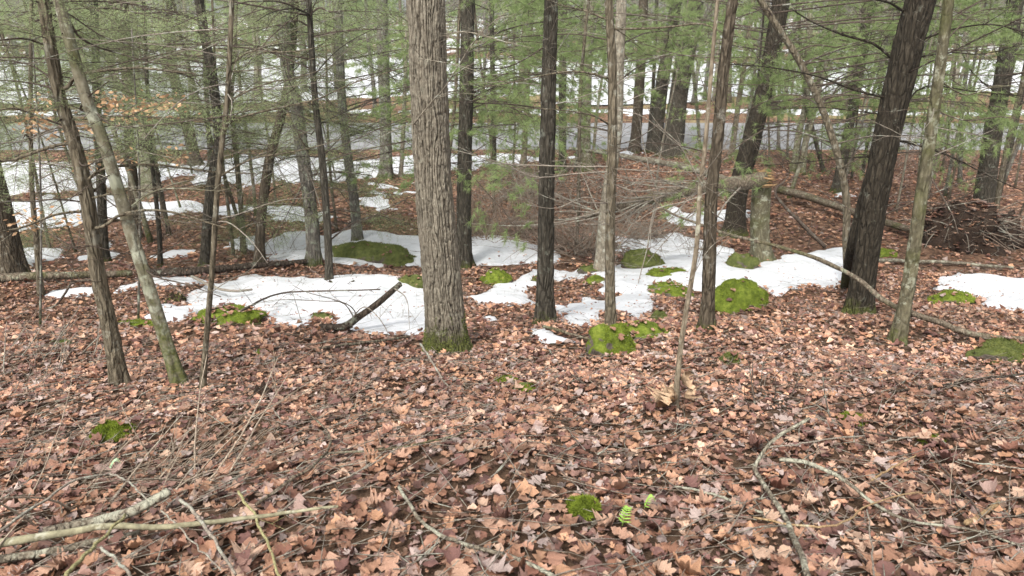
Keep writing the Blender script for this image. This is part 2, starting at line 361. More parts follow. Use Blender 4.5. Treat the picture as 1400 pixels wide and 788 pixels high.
# road
rx = np.linspace(-90, 90, 91); ry = np.array([25.6, 26.2, 29.4, 32.6, 33.2])
RX, RY = np.meshgrid(rx, ry, indexing='ij'); RYc = RY - .0009 * RX * RX * .4
zb = terrain(RX, RYc) + .05 + np.array([-.10, 0, .05, 0, -.10])[None]
q = np.stack([np.arange(90)[:, None] * 5 + np.arange(4)[None], (np.arange(90)[:, None] + 1) * 5 + np.arange(4)[None],
              (np.arange(90)[:, None] + 1) * 5 + np.arange(4)[None] + 1, np.arange(90)[:, None] * 5 + np.arange(4)[None] + 1], -1).reshape(-1, 4)
link('road', mesh('road', np.stack([RX, RYc, zb], -1).reshape(-1, 3), q, None, [M['road']]), kind='structure')

# ------------------------------------------------------------ snow
SNOW = {
 'middle': [(188, 437), (230, 412), (262, 398), (300, 388), (350, 378), (420, 381), (470, 377), (530, 378), (600, 384), (600, 450), (575, 456), (520, 459), (470, 452), (420, 449), (360, 442), (350, 425), (300, 424), (262, 438), (225, 447)],
 'middle_b': [(60, 405), (80, 398), (135, 394), (132, 401), (80, 407)],
 'middle_c': [(165, 398), (200, 380), (262, 378), (285, 386), (250, 392), (200, 393)],
 'back': [(362, 357), (360, 330), (385, 320), (420, 316), (465, 316), (500, 313), (555, 320), (640, 326), (690, 323), (745, 336), (770, 345), (770, 358), (700, 364), (640, 363), (560, 360), (540, 366), (480, 364), (420, 360)],
 'wide': [(632, 409), (660, 399), (700, 384), (735, 369), (800, 364), (850, 360), (880, 352), (940, 350), (962, 342), (985, 333), (1005, 350), (1060, 354), (1100, 347), (1172, 341), (1170, 375), (1150, 395), (1100, 394), (1060, 404), (1050, 395), (1000, 398), (960, 402), (930, 398), (900, 396), (885, 412), (892, 430), (868, 436), (850, 427), (812, 430), (795, 448), (768, 440), (757, 424), (738, 417), (700, 419), (650, 413)],
 'wide_b': [(838, 345), (842, 325), (880, 330), (905, 318), (930, 316), (985, 336), (950, 346), (880, 350)],
 'wide_c': [(915, 305), (920, 288), (965, 290), (1035, 285), (1040, 300), (985, 304), (970, 312), (940, 312)],
 'right': [(1278, 396), (1282, 381), (1310, 373), (1345, 377), (1400, 380), (1470, 385), (1470, 432), (1400, 431), (1357, 425), (1335, 409), (1300, 401)],
 'small': [(714, 455), (728, 451), (757, 459), (782, 468), (775, 474), (746, 473), (728, 463)],
 'small_b': [(648, 434), (670, 432), (688, 438), (670, 441)],
 'far': [(498, 275), (515, 252), (575, 250), (580, 268), (560, 280), (540, 300), (495, 300)],
 'far_b': [(380, 300), (355, 285), (400, 283), (450, 296), (440, 305)],
 'bank': [(-250, 262), (-200, 226), (300, 217), (571, 212), (760, 211), (850, 207), (852, 218), (700, 228), (650, 236), (571, 241), (505, 246), (420, 250), (250, 258), (0, 268)],
 'left': [(-60, 330), (-60, 282), (20, 275), (90, 272), (160, 265), (230, 275), (300, 270), (330, 285), (300, 300), (240, 296), (200, 310), (150, 300), (100, 318), (40, 312)],
 'left_b': [(18, 375), (20, 342), (50, 336), (90, 342), (70, 356), (44, 360), (42, 374)],
 'left_c': [(112, 356), (118, 334), (165, 326), (175, 350), (150, 357)],
 'left_d': [(215, 354), (225, 346), (262, 344), (250, 353)],
 'left_e': [(300, 340), (320, 322), (362, 328), (360, 345)],
 'verge': [(-300, 166), (0, 160), (400, 157), (800, 156), (1200, 158), (1700, 164), (1700, 156), (1200, 150), (800, 148), (400, 149), (0, 152), (-300, 158)],
 'right_b': [(1120, 266), (1160, 262), (1180, 270), (1150, 277), (1120, 275)],
}
HOLES = [[(727, 412), (722, 396), (745, 386), (790, 383), (812, 384), (806, 398), (792, 412), (770, 420), (745, 416)],
         [(424, 452), (422, 441), (440, 438), (452, 443), (444, 450)],
         [(812, 410), (818, 405), (842, 404), (845, 410), (828, 413)],
         [(250, 420), (220, 415), (235, 400), (262, 402)]]
def polyG(pl): return np.array([G(*p)[:2] for p in pl])
SP = {k: polyG(v_) for k, v_ in SNOW.items()}; HP = [polyG(h) for h in HOLES]
def sdist(x, y, pl):
    d = np.full(x.shape, 1e9); inside = np.zeros(x.shape, bool); n = len(pl)
    for k in range(n):
        a, b_ = pl[k], pl[(k + 1) % n]; e = b_ - a
        tt = np.clip(((x - a[0]) * e[0] + (y - a[1]) * e[1]) / (e @ e + 1e-12), 0, 1)
        d = np.minimum(d, np.hypot(x - a[0] - tt * e[0], y - a[1] - tt * e[1]))
        c = ((a[1] > y) != (b_[1] > y)) & (x < (b_[0] - a[0]) * (y - a[1]) / (b_[1] - a[1] + 1e-12) + a[0]); inside ^= c
    return np.where(inside, d, -d)
def snow_sd(x, y):
    x = np.asarray(x, float); y = np.asarray(y, float)
    d = np.full(x.shape, -9.0)
    for k, pl in SP.items():
        m_ = (x > pl[:, 0].min() - 1.5) & (x < pl[:, 0].max() + 1.5) & (y > pl[:, 1].min() - 1.5) & (y < pl[:, 1].max() + 1.5)
        if m_.any(): d[m_] = np.maximum(d[m_], sdist(x[m_], y[m_], pl))
    for pl in HP:
        m_ = (x > pl[:, 0].min() - 1.5) & (x < pl[:, 0].max() + 1.5) & (y > pl[:, 1].min() - 1.5) & (y < pl[:, 1].max() + 1.5)
        if m_.any(): d[m_] = np.minimum(d[m_], -sdist(x[m_], y[m_], pl))
    sc = np.clip(y / 10, .5, 2.2)
    d = d + sc * (.11 * fbm(x * 2.6, y * 1.6, s=31, o=4) + .05 * fbm(x * 9, y * 6, s=33, o=3) - .02) - np.clip((y - 12.5) / 8, 0, 1) * .95 * (.45 + fbm(x * .7, y * .5, s=37, o=4))
    return d
def snow_mesh(name, x0, x1, ylist, step):
    parts_v = []; xs = np.arange(x0, x1, step); X, Y = np.meshgrid(xs, ylist, indexing='xy')
    d = snow_sd(X, Y); th = np.where(d > 0, .006 + .060 * np.sqrt(np.clip(d / .7, 0, 1)) * (1 + .5 * fbm(X * 1.3, Y * 1.3, s=17, o=2)), d * .35)
    Z = terrain(X, Y) + th + .012 * fbm(X * 4, Y * 4, s=5, o=2)
    keep = (d > -.12); ny, nx = X.shape; i = np.arange(ny - 1)[:, None] * nx; j = np.arange(nx - 1)[None]
    kf = (keep[:-1, :-1] | keep[1:, :-1] | keep[:-1, 1:] | keep[1:, 1:])
    q = np.stack([i + j, i + j + 1, i + nx + j + 1, i + nx + j], -1)[kf]
    used = np.unique(q); mp = np.full(nx * ny, -1); mp[used] = np.arange(len(used))
    V = np.stack([X, Y, Z], -1).reshape(-1, 3)[used]
    return link(name, mesh(name, V, mp[q], None, [M['snow']]), kind='structure')
snow_mesh('snow', -9, 9, np.arange(5.4, 12, .045), .045)
snow_mesh('snow', -16, 14, np.arange(11.99, 27, .09), .11)
snow_mesh('snow', -30, 30, np.arange(33.0, 38, .22), .25)
# snow field beyond the road
fy = np.arange(40, 88, .6); fx = np.arange(-75, 75, .8); X, Y = np.meshgrid(fx, fy, indexing='xy')
dd = np.minimum(Y - 41.5 - 1.2 * fbm(X * .2, Y * 0, s=8), 84 - Y) + np.where(X > .25 * Y, -3.5, 3) + 6 * fbm(X * .1, Y * .16, s=66) - 1
Z = terrain(X, Y) + np.clip(dd * .08, -.2, .1); i = np.arange(len(fy) - 1)[:, None] * len(fx); j = np.arange(len(fx) - 1)[None]
q = np.stack([i + j, i + j + 1, i + len(fx) + j + 1, i + len(fx) + j], -1).reshape(-1, 4)
link('snow_field', mesh('snow_field', np.stack([X, Y, Z], -1).reshape(-1, 3), q, None, [M['snow']]), kind='structure')

# ------------------------------------------------------------ leaf litter
def leaf_template(st, lobes, curl, fold, seed):
    r_ = np.random.default_rng(seed); s = np.linspace(0, 1, st); prof = np.sin(np.pi * s ** .8) ** .7 * .32
    if lobes:
        am = r_.uniform(.08, .30); lo = np.where(np.arange(st) % 2 == 0, 1 - am * 1.2, 1 + am); prof = prof * lo * (1 + .22 * r_.standard_normal(st)); prof = np.maximum(prof, .02)
    prof[0] = .012; prof[-1] = .01
    mid = np.stack([s - .5, .04 * np.sin(s * 3 + seed), curl * ((s - .5) ** 2) * 1.4 + .03 * r_.standard_normal(st)], 1)
    out = []
    for sg in (-1, 1):
        pr = prof * (1 + .12 * r_.standard_normal(st)); sw = .10 if lobes else .02
        e = mid.copy(); e[:, 0] += sw * (np.arange(st) % 2) * (s < .9); e[:, 1] += sg * pr
        e[:, 2] += fold * pr * 1.2 + curl * pr ** 2 * 2 * r_.uniform(.3, 1.6) + .05 * r_.standard_normal(st) * (prof > .1)
        out.append(e)
    V = np.vstack([mid, out[0], out[1]]); i = np.arange(st - 1)
    Q = np.vstack([np.stack([i, i + 1, st + i + 1, st + i], 1), np.stack([i + 1, i, 2 * st + i, 2 * st + i + 1], 1)])
    return V, Q
def leaf_cloud(n, y0, y1, st, smin, smax, fallp=.35, snow_ok=False, dens_w=1.4, nt_=20):
    yy = np.sqrt(rng.uniform(y0 ** 2, y1 ** 2, n)); xx = rng.uniform(-1, 1, n) * (yy * .78 + .8)
    sd = snow_sd(xx, yy); edge = sd > rng.normal(.02, .05, n)
    keep = np.where(edge, rng.uniform(0, 1, n) < .06, True); xx, yy = xx[keep], yy[keep]; n = len(xx)
    on = snow_sd(xx, yy) > .02
    z = terrain(xx, yy) + rng.uniform(.002, .032, n) + np.where(on, .09, 0)
    size = np.where(on, .42, 1) * rng.uniform(smin, smax, n) * np.where(rng.uniform(0, 1, n) < .45, rng.uniform(.4, .7, n), 1)
    yaw = rng.uniform(0, 2 * np.pi, n); tx = rng.normal(0, .15, n); ty = rng.normal(-.04, .15, n)
    rollf = rng.uniform(0, 1, n) < .05; tx = np.where(rollf, tx * 3, tx)
    cy, sy = np.cos(yaw), np.sin(yaw); Rz = np.zeros((n, 3, 3)); Rz[:, 0, 0] = cy; Rz[:, 0, 1] = -sy; Rz[:, 1, 0] = sy; Rz[:, 1, 1] = cy; Rz[:, 2, 2] = 1
    cx, sx_ = np.cos(tx), np.sin(tx); Rx = np.zeros((n, 3, 3)); Rx[:, 0, 0] = 1; Rx[:, 1, 1] = cx; Rx[:, 1, 2] = -sx_; Rx[:, 2, 1] = sx_; Rx[:, 2, 2] = cx
    c2, s2 = np.cos(ty), np.sin(ty); Ry = np.zeros((n, 3, 3)); Ry[:, 1, 1] = 1; Ry[:, 0, 0] = c2; Ry[:, 0, 2] = s2; Ry[:, 2, 0] = -s2; Ry[:, 2, 2] = c2
    Rm = Rx @ Ry @ Rz
    pal = np.array(LEAFC); ci = rng.integers(0, len(pal), n); patch = fbm(xx * .8, yy * .8, s=77)
    col = pal[ci] * 1.2 * (rng.uniform(.6, 1.2, n) * np.where(rng.uniform(0, 1, n) < .18, .5, 1))[:, None] * (1 + .22 * patch)[:, None]
    Vs, Qs, Cs, off = [], [], [], 0; tid = rng.integers(0, nt_, n)
    for k in range(nt_):
        V, Q = leaf_template(st, k % 3 != 2, .7 * [.5, -.6, .9, .3, -.3, .7, 1.3, -.9, .2, .6][k % 10], [.3, .5, -.2, .1, .6, -.4, .5, .2, 0, .35][(k * 3) % 10], 100 + k)
        s_ = tid == k; mm = int(s_.sum())
        if not mm: continue
        P_ = np.einsum('nij,vj->nvi', Rm[s_], V) * size[s_][:, None, None]; P_[..., 2] = np.maximum(P_[..., 2], -.012)
        P_ += np.stack([xx, yy, z], 1)[s_][:, None]
        Vs.append(P_.reshape(-1, 3)); Qs.append((Q[None] + (np.arange(mm) * len(V))[:, None, None]).reshape(-1, 4) + off)
        Cs.append(np.repeat(col[s_], len(V), 0)); off += mm * len(V)
    return np.vstack(Vs), np.vstack(Qs), np.vstack(Cs)
Vs, Qs, Cs, off = [], [], [], 0
for a in ((34000, 1.2, 5.2, 7, .022, .067), (38000, 5.2, 10.5, 4, .034, .088), (42000, 10.5, 25, 3, .06, .125)):
    V, Q, C_ = leaf_cloud(*a); C_ = C_ * (1.10 if a[1] < 2 else (1.05, 1.02, .98)); Vs.append(V); Qs.append(Q + off); Cs.append(C_); off += len(V)
lit = link('leaf_litter', mesh('leaf_litter', np.vstack(Vs), np.vstack(Qs), None, [M['leaf']], col=np.vstack(Cs)), kind='stuff')
lit['label'] = 'thick brown litter of fallen oak leaves covering the forest floor'; lit['category'] = 'leaf litter'
LM = []
for k in range(10):
    V, Q = leaf_template(13, k % 5 != 4, [.5, -.5, .8, .3, 1.1, .6, -.8, .4, .9, .2][k], [.3, .4, -.2, .2, .5, .1, .5, -.3, .2, .0][k], 300 + k)
    LM.append(mesh('leaf', V, Q, None, [M['leaf1']]))
cnt = 0
while cnt < 295:
    px, py = rnd.uniform(-10, 1410), 800 - 255 * rnd.random() ** 1.7
    g = G(px, py); o = link('leaf', rnd.choice(LM), ground, (g[0], g[1], g[2] + rnd.uniform(.028, .045)))
    s_ = rnd.uniform(.05, .105); o.scale = (s_, s_, s_); o.rotation_euler = (rnd.gauss(.1, .16), rnd.gauss(0, .16), rnd.uniform(0, 6.28)); cnt += 1

# small twig litter and dry needles
mb = MB()
for k in range(5800):
    y = math.sqrt(rnd.uniform(1.4, 130)) if k % 3 else rnd.uniform(1.4, 5); x = rnd.uniform(-1, 1) * (y * .78 + .5); L = rnd.uniform(.04, .3) * (1 + (rnd.random() < .1)); a = rnd.uniform(0, 6.28) if rnd.random() < .5 else rnd.gauss(.5, .4)
    n = 4; p = wander((x, y, 0), (math.cos(a), math.sin(a), 0), L, n, .3); p[:, 2] = terrain(p[:, 0], p[:, 1]) + np.linspace(rnd.uniform(.01, .05), rnd.uniform(.015, .08), n)
    if snow_sd(np.array([x]), np.array([y]))[0] > .1 and rnd.random() < .8: continue
    tube(mb, p, np.linspace(1, .6, n) * rnd.uniform(.0012, .0034), 3)
tl = link('twig_litter', mb.mesh('twig_litter', [M['twig']]), kind='stuff'); tl['label'] = 'small broken twigs scattered through the leaf litter'; tl['category'] = 'twigs'

# ------------------------------------------------------------ trees
TREES = {}
def trunk_disp(p, r, sides, kind, seed):
    m_ = len(p); z = np.concatenate([[0], np.cumsum(np.linalg.norm(np.diff(p, axis=0), axis=1))])[:, None]; th = (np.arange(sides) * 2 * math.pi / sides)[None]
    th2 = th + seed
    flare = np.exp(-np.maximum(z - .15, 0) / (.10 + r[:, None] * .6)) * r[:, None] * (.50 + .28 * np.cos(5 * th2 + 1.3) + .15 * np.cos(3 * th2))
    if m_ > 100:
        c_, s_ = np.cos(th2), np.sin(th2); q = max(3.0, float(r.mean()) * 55)
        v_ = np.sin(q // 1.6 * th2 + 2.2 * vn(c_ * 2.5, s_ * 2.5, z * 3 + seed, 5)) + .5 * vn(c_ * 6, s_ * 6, z * 8, 6)
        flare = flare + (np.clip(np.abs(v_) / .5, 0, 1) - 1) * min(.012, r.mean() * .10) + .004 * vn(c_ * 8, s_ * 8, z * 30, 7)
    return flare
def tree(key, name, label, pts, wb, wt, material, cat='tree', group=None, ext=3.0, sides=12, n=28, Y=None, rough=.09, extra=True):
    b0 = G(*pts[0]) if Y is None else P(*pts[0], Y); Y0 = b0[1]
    lean = rnd.uniform(-.05, .05)
    P3 = [b0] + [P(px, py, Y0 + lean * (pts[0][1] - py) / 400 * Y0 * .3) for px, py in pts[1:]]
    P3 = np.array(P3); k = np.linspace(0, 1, len(P3)); W = np.array([wb * pxm(b0), wt * pxm(P3[-1])]) * .97 / 2
    # width tapers with pixels, corrected to distance of the base
    path = spline(P3, n); rad = np.interp(np.linspace(0, 1, n), [0, 1], [W[0], W[1]])
    d = path[-1] - path[-4]; d /= np.linalg.norm(d)
    if ext > 0:
        up = np.array([path[-1] + d * ext * f + np.array([0.05 * ext * f * math.sin(f * 3 + len(key)), 0, 0]) for f in (.25, .5, .75, 1.0)])
        path = np.vstack([path, up]); rad = np.concatenate([rad, rad[-1] * np.array([.93, .86, .78, .68])])
    path = np.vstack([path[:1] - [0, 0, .18], path]); rad = np.concatenate([rad[:1] * 1.02, rad])
    root = empty(name, b0, label, cat, group)
    mb = MB(); tube(mb, path, rad, sides, rough, 3.0, len(label), trunk_disp(path, rad, sides, 0, len(label)))
    link('trunk', mb.mesh('trunk', [material], b0), root)
    T = dict(root=root, path=path, rad=rad, b=b0, Y=Y0, mat=material); TREES[key] = T; return T
def onpath(T, z):
    p = T['path']; i = int(np.clip(np.searchsorted(p[:, 2], z), 1, len(p) - 1)); f = (z - p[i - 1, 2]) / (p[i, 2] - p[i - 1, 2] + 1e-9)
    return p[i - 1] + (p[i] - p[i - 1]) * np.clip(f, 0, 1), T['rad'][i]
def limb(T, pts, rpx, m_=None, dy=None, dens=7, L=.35, snap=0, rec=1, r1=.3):
    """a branch that starts on the trunk (snap=0: first point, -1: last) and runs through given directions"""
    Y0 = T['Y']; dy = rnd.uniform(-.12, .06) if dy is None else dy; n = len(pts); f = np.arange(n) / (n - 1)
    if snap == -1: f = 1 - f
    p = np.array([P(px, py, Y0 * (1 + dy * ff)) for (px, py), ff in zip(pts, f)])
    if snap == -1: p = p[::-1]
    i = np.argmin(np.linalg.norm(T['path'] - p[0], axis=1)); q = T['path'][i]
    q2, _ = onpath(T, p[0, 2]); 
    if np.linalg.norm(q2 - p[0]) < 1.2: p = np.vstack([q2, p])
    path = spline(p, 16); r0 = rpx * pxm(p[0]); mb = MB()
    tube(mb, path, np.linspace(r0, r0 * r1, 16), 7, .12, 9, 3); twigs(mb, path, r0, dens, L, rec=rec)
    return link('branch', mb.mesh('branch', [m_ or T['mat']], T['b']), T['root'])
def dead_limbs(T, n, z0, z1, L, m_, dens=5, az=None, up=.15, r=.007, rec=1):
    for k in range(n):
        z = rnd.uniform(z0, z1); q, tr = onpath(T, z); a = rnd.uniform(0, 6.28) if az is None else rnd.gauss(az, .8)
        d = (math.cos(a), math.sin(a), rnd.gauss(up, .2)); l = L * rnd.uniform(.5, 1.3)
        p = wander(q, d, l, 9, .22, rnd.uniform(-.5, .25)); mb = MB(); r0 = min(r * rnd.uniform(.6, 1.2), tr * .6)
        tube(mb, p, np.linspace(r0, r0 * .3, 9), 5); twigs(mb, p, r0, dens, l * .28, rec=rec)
        link('branch', mb.mesh('branch', [m_], T['b']), T['root'])

# --- foliage boughs (shared meshes)
def bough(kind, L, seed):
    rnd.seed(seed); wood = MB(); V = []; n_ = 0
    ax = wander((0, 0, 0), (1, 0, .12), L, 12, .10, -.35); tube(wood, ax, np.linspace(.007, .0015, 12) * (L / 1.2), 4)
    T3 = []
    def blade(p, d, l, wd, side):
        d = d / (np.linalg.norm(d) + 1e-9); s = np.cross(d, side); s /= np.linalg.norm(s) + 1e-9
        V.extend([p - s * wd / 2, p + s * wd / 2, p + d * l])
    nb = int(L * (20 if kind == 'hem' else 13))
    for k in range(nb):
        f = .12 + .88 * (k + rnd.random()) / nb; i = min(int(f * 11), 10); q = ax[i] + (ax[i + 1] - ax[i]) * (f * 11 - i); T = ax[i + 1] - ax[i]; T = T / np.linalg.norm(T)
        s = (-1) ** k; lat = np.cross([0, 0, 1.], T) * s; l = L * .42 * (1.08 - f) ** .8 * rnd.uniform(.7, 1.15) + .05
        br = wander(q, T * .6 + lat + np.array([0, 0, rnd.gauss(0, .30)]), l, 6, .12, -.3); tube(wood, br, np.linspace(.0025, .001, 6), 3)
        t2 = br[-1] - br[0]; t2 /= np.linalg.norm(t2); lat2 = np.cross([0, 0, 1.], t2)
        if kind == 'hem':
            m_ = max(3, int(l / .030))
            for j in range(m_):
                g = (j + .5) / m_; qi = br[min(int(g * 5), 4)]; q2 = qi + (br[min(int(g * 5), 4) + 1] - qi) * (g * 5 - int(g * 5))
                s2 = (-1) ** j; d2 = t2 * .8 + lat2 * s2 + np.array([0, 0, rnd.gauss(-.08, .28)]); d2 /= np.linalg.norm(d2); l2 = (.10 * (1.1 - g) + .02) * rnd.uniform(.7, 1.2)
                c2 = np.cross([0, 0, 1.], d2); nn = max(3, int(l2 / .010))
                for h in range(nn):
                    p2 = q2 + d2 * l2 * (h + .5) / nn; blade(p2, d2 * .5 + c2 * (-1) ** h + np.array([0, 0, rnd.gauss(0, .2)]), rnd.uniform(.014, .021), .0058, np.array([0, 0, 1.]) + np.random.standard_normal(3) * .3)
        else:
            for j in range(3):
                q2 = br[5 - j * 1]; d2 = t2 + np.array([rnd.gauss(0, .35), rnd.gauss(0, .35), rnd.gauss(.15, .3)]); d2 /= np.linalg.norm(d2)
                for h in range(26):
                    dv = d2 * rnd.uniform(.3, 1.1) + np.array([rnd.gauss(0, .5), rnd.gauss(0, .5), rnd.gauss(0, .45)])
                    blade(q2 - d2 * rnd.uniform(0, .04), dv, rnd.uniform(.06, .10), .0046, np.random.standard_normal(3))
    V = np.array(V); tr = np.arange(len(V)).reshape(-1, 3)
    return wood.mesh('bough', [M['twigd']]), mesh('needles', V, None, tr, [M[kind]], smooth=False)
np.random.seed(3)
BH = [bough('hem', 1.25, 40 + k) for k in range(6)]; BP = [bough('pine', 1.3, 60 + k) for k in range(5)]
rnd.seed(99)
def add_bough(T, z, az, sc, kind='hem', at=None):
    q, tr = onpath(T, z); wm, nm = rnd.choice(BH if kind == 'hem' else BP)
    o = link('branch', wm, T['root'], tuple((q if at is None else np.asarray(at)) - T['b'])); o.rotation_euler = (rnd.gauss(0, .5), rnd.gauss(.12, .28), az); o.scale = (sc, sc, sc)
    link('needles', nm, o)
def boughs(T, n, z0, z1, sc, kind='hem', az=None):
    for k in range(n): add_bough(T, rnd.uniform(z0, z1), rnd.uniform(0, 6.28) if az is None else rnd.gauss(az, .7), sc * rnd.uniform(.7, 1.25), kind)

# --- the big oak with real furrows
def big_oak():
    pts = [(612, 478), (607, 430), (601, 350), (594, 260), (588, 150), (582, 0)]
    b0 = G(612, 482); Y0 = b0[1]; P3 = np.array([b0] + [P(x, y, Y0) for x, y in pts[1:]])
    n = 620; ns = 210; d = P3[-1] - P3[-2]; d /= np.linalg.norm(d); P3 = np.vstack([P3[0] - [0, 0, .15], P3, P3[-1] + d * .6]); path = spline(P3, n)
    # even spacing
    s = np.concatenate([[0], np.cumsum(np.linalg.norm(np.diff(path, axis=0), axis=1))]); su = np.linspace(0, s[-1], n)
    path = np.stack([np.interp(su, s, path[:, k]) for k in range(3)], 1); H = su
    k = pxm(P(600, 300, Y0)); rad = np.interp(H, [0, .35, 1.2, 3.4], [29.5 * k, 28 * k, 25 * k, 22.3 * k])
    th = np.arange(ns) * 2 * math.pi / ns; TH, HH = np.meshgrid(th, H)
    r0 = rad.mean(); circ = 2 * math.pi * r0
    ct, st_ = np.cos(TH), np.sin(TH)
    wv = 1.35 * vn(ct * 2.2, st_ * 2.2, HH * 3.2, 21) + .75 * vn(ct * 4.5, st_ * 4.5, HH * 6, 22) + .20 * vn(ct * 9, st_ * 9, HH * 20, 23)
    ss = np.sin(17 * TH + wv * 2.2) + .42 * vn(ct * 7.5, st_ * 7.5, HH * 7, 24) + .22 * vn(ct * 16, st_ * 16, HH * 34, 25)
    brk = np.clip((np.abs(vn(ct * 7, st_ * 7, HH * 9, 26)) - .02) / .08, .72, 1)
    ridge = np.clip(np.abs(ss) / .45, 0, 1) ** .7 * brk
    disp = (ridge - 1) * .020 + .004 * fbm(np.cos(TH) * 9, HH * 22, np.sin(TH) * 9, s=12) + .0022 * fbm(np.cos(TH) * 40, HH * 60, np.sin(TH) * 40, s=14, o=2)
    disp += .010 * fbm(np.cos(TH) * 1.5, HH * 2, np.sin(TH) * 1.5, s=15)
    fl = np.exp(-np.maximum(HH - .12, 0) / .13); disp += fl * r0 * (.40 + .16 * np.cos(5 * TH + 1) + .10 * np.cos(3 * TH + 2))
    root = empty('oak_tree', b0, 'large oak trunk with deep vertical bark furrows and green moss at its foot', 'tree')
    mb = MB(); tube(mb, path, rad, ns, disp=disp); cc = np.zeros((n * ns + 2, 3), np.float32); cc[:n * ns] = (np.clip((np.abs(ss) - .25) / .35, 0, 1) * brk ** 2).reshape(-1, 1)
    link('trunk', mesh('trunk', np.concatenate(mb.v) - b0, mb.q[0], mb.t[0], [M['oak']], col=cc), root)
    # upper trunk above the frame
    mb = MB(); up = np.array([path[-1] + d * f + [0, 0, 0] for f in np.linspace(-.02, 6, 24)]); tube(mb, up, np.linspace(rad[-1] * 1.0, rad[-1] * .75, 24), 40, .05); link('upper_trunk', mb.mesh('upper_trunk', [M['oak']], b0), root)
    T = dict(root=root, path=np.vstack([path[::10], up]), rad=np.concatenate([rad[::10], np.full(24, rad[-1])]), b=b0, Y=Y0, mat=M['oak']); TREES['oak'] = T
    # moss tufts on the foot
    pts_ = []; 
    for k in range(10000):
        h = rnd.random() ** 1.5 * .40 + .10; i = int(h / H[-1] * (n - 1)); a = rnd.uniform(0, 6.28)
        if fbm(math.cos(a) * 3, h * 6, math.sin(a) * 3, s=8) < h * 2.7 - .75: continue
        j = int(a / (2 * math.pi) * ns) % ns; pts_.append((i, j))
    t_, nn_, bb_ = frames(path); V = []
    for i, j in pts_:
        a = th[j]; dr = nn_[i] * math.cos(a) + bb_[i] * math.sin(a); p = path[i] + dr * (rad[i] + disp[i, j] - .001); sd_ = np.cross(dr, np.random.standard_normal(3)); sd_ /= np.linalg.norm(sd_) + 1e-9
        V += [p - sd_ * .003, p + sd_ * .003, p + dr * rnd.uniform(.006, .014) + np.random.standard_normal(3) * .004]
    V = np.array(V) - b0; link('moss', mesh('moss', V, None, np.arange(len(V)).reshape(-1, 3), [M['mosstuft2']], False), root, kind='stuff')
    return T
OAK = big_oak()

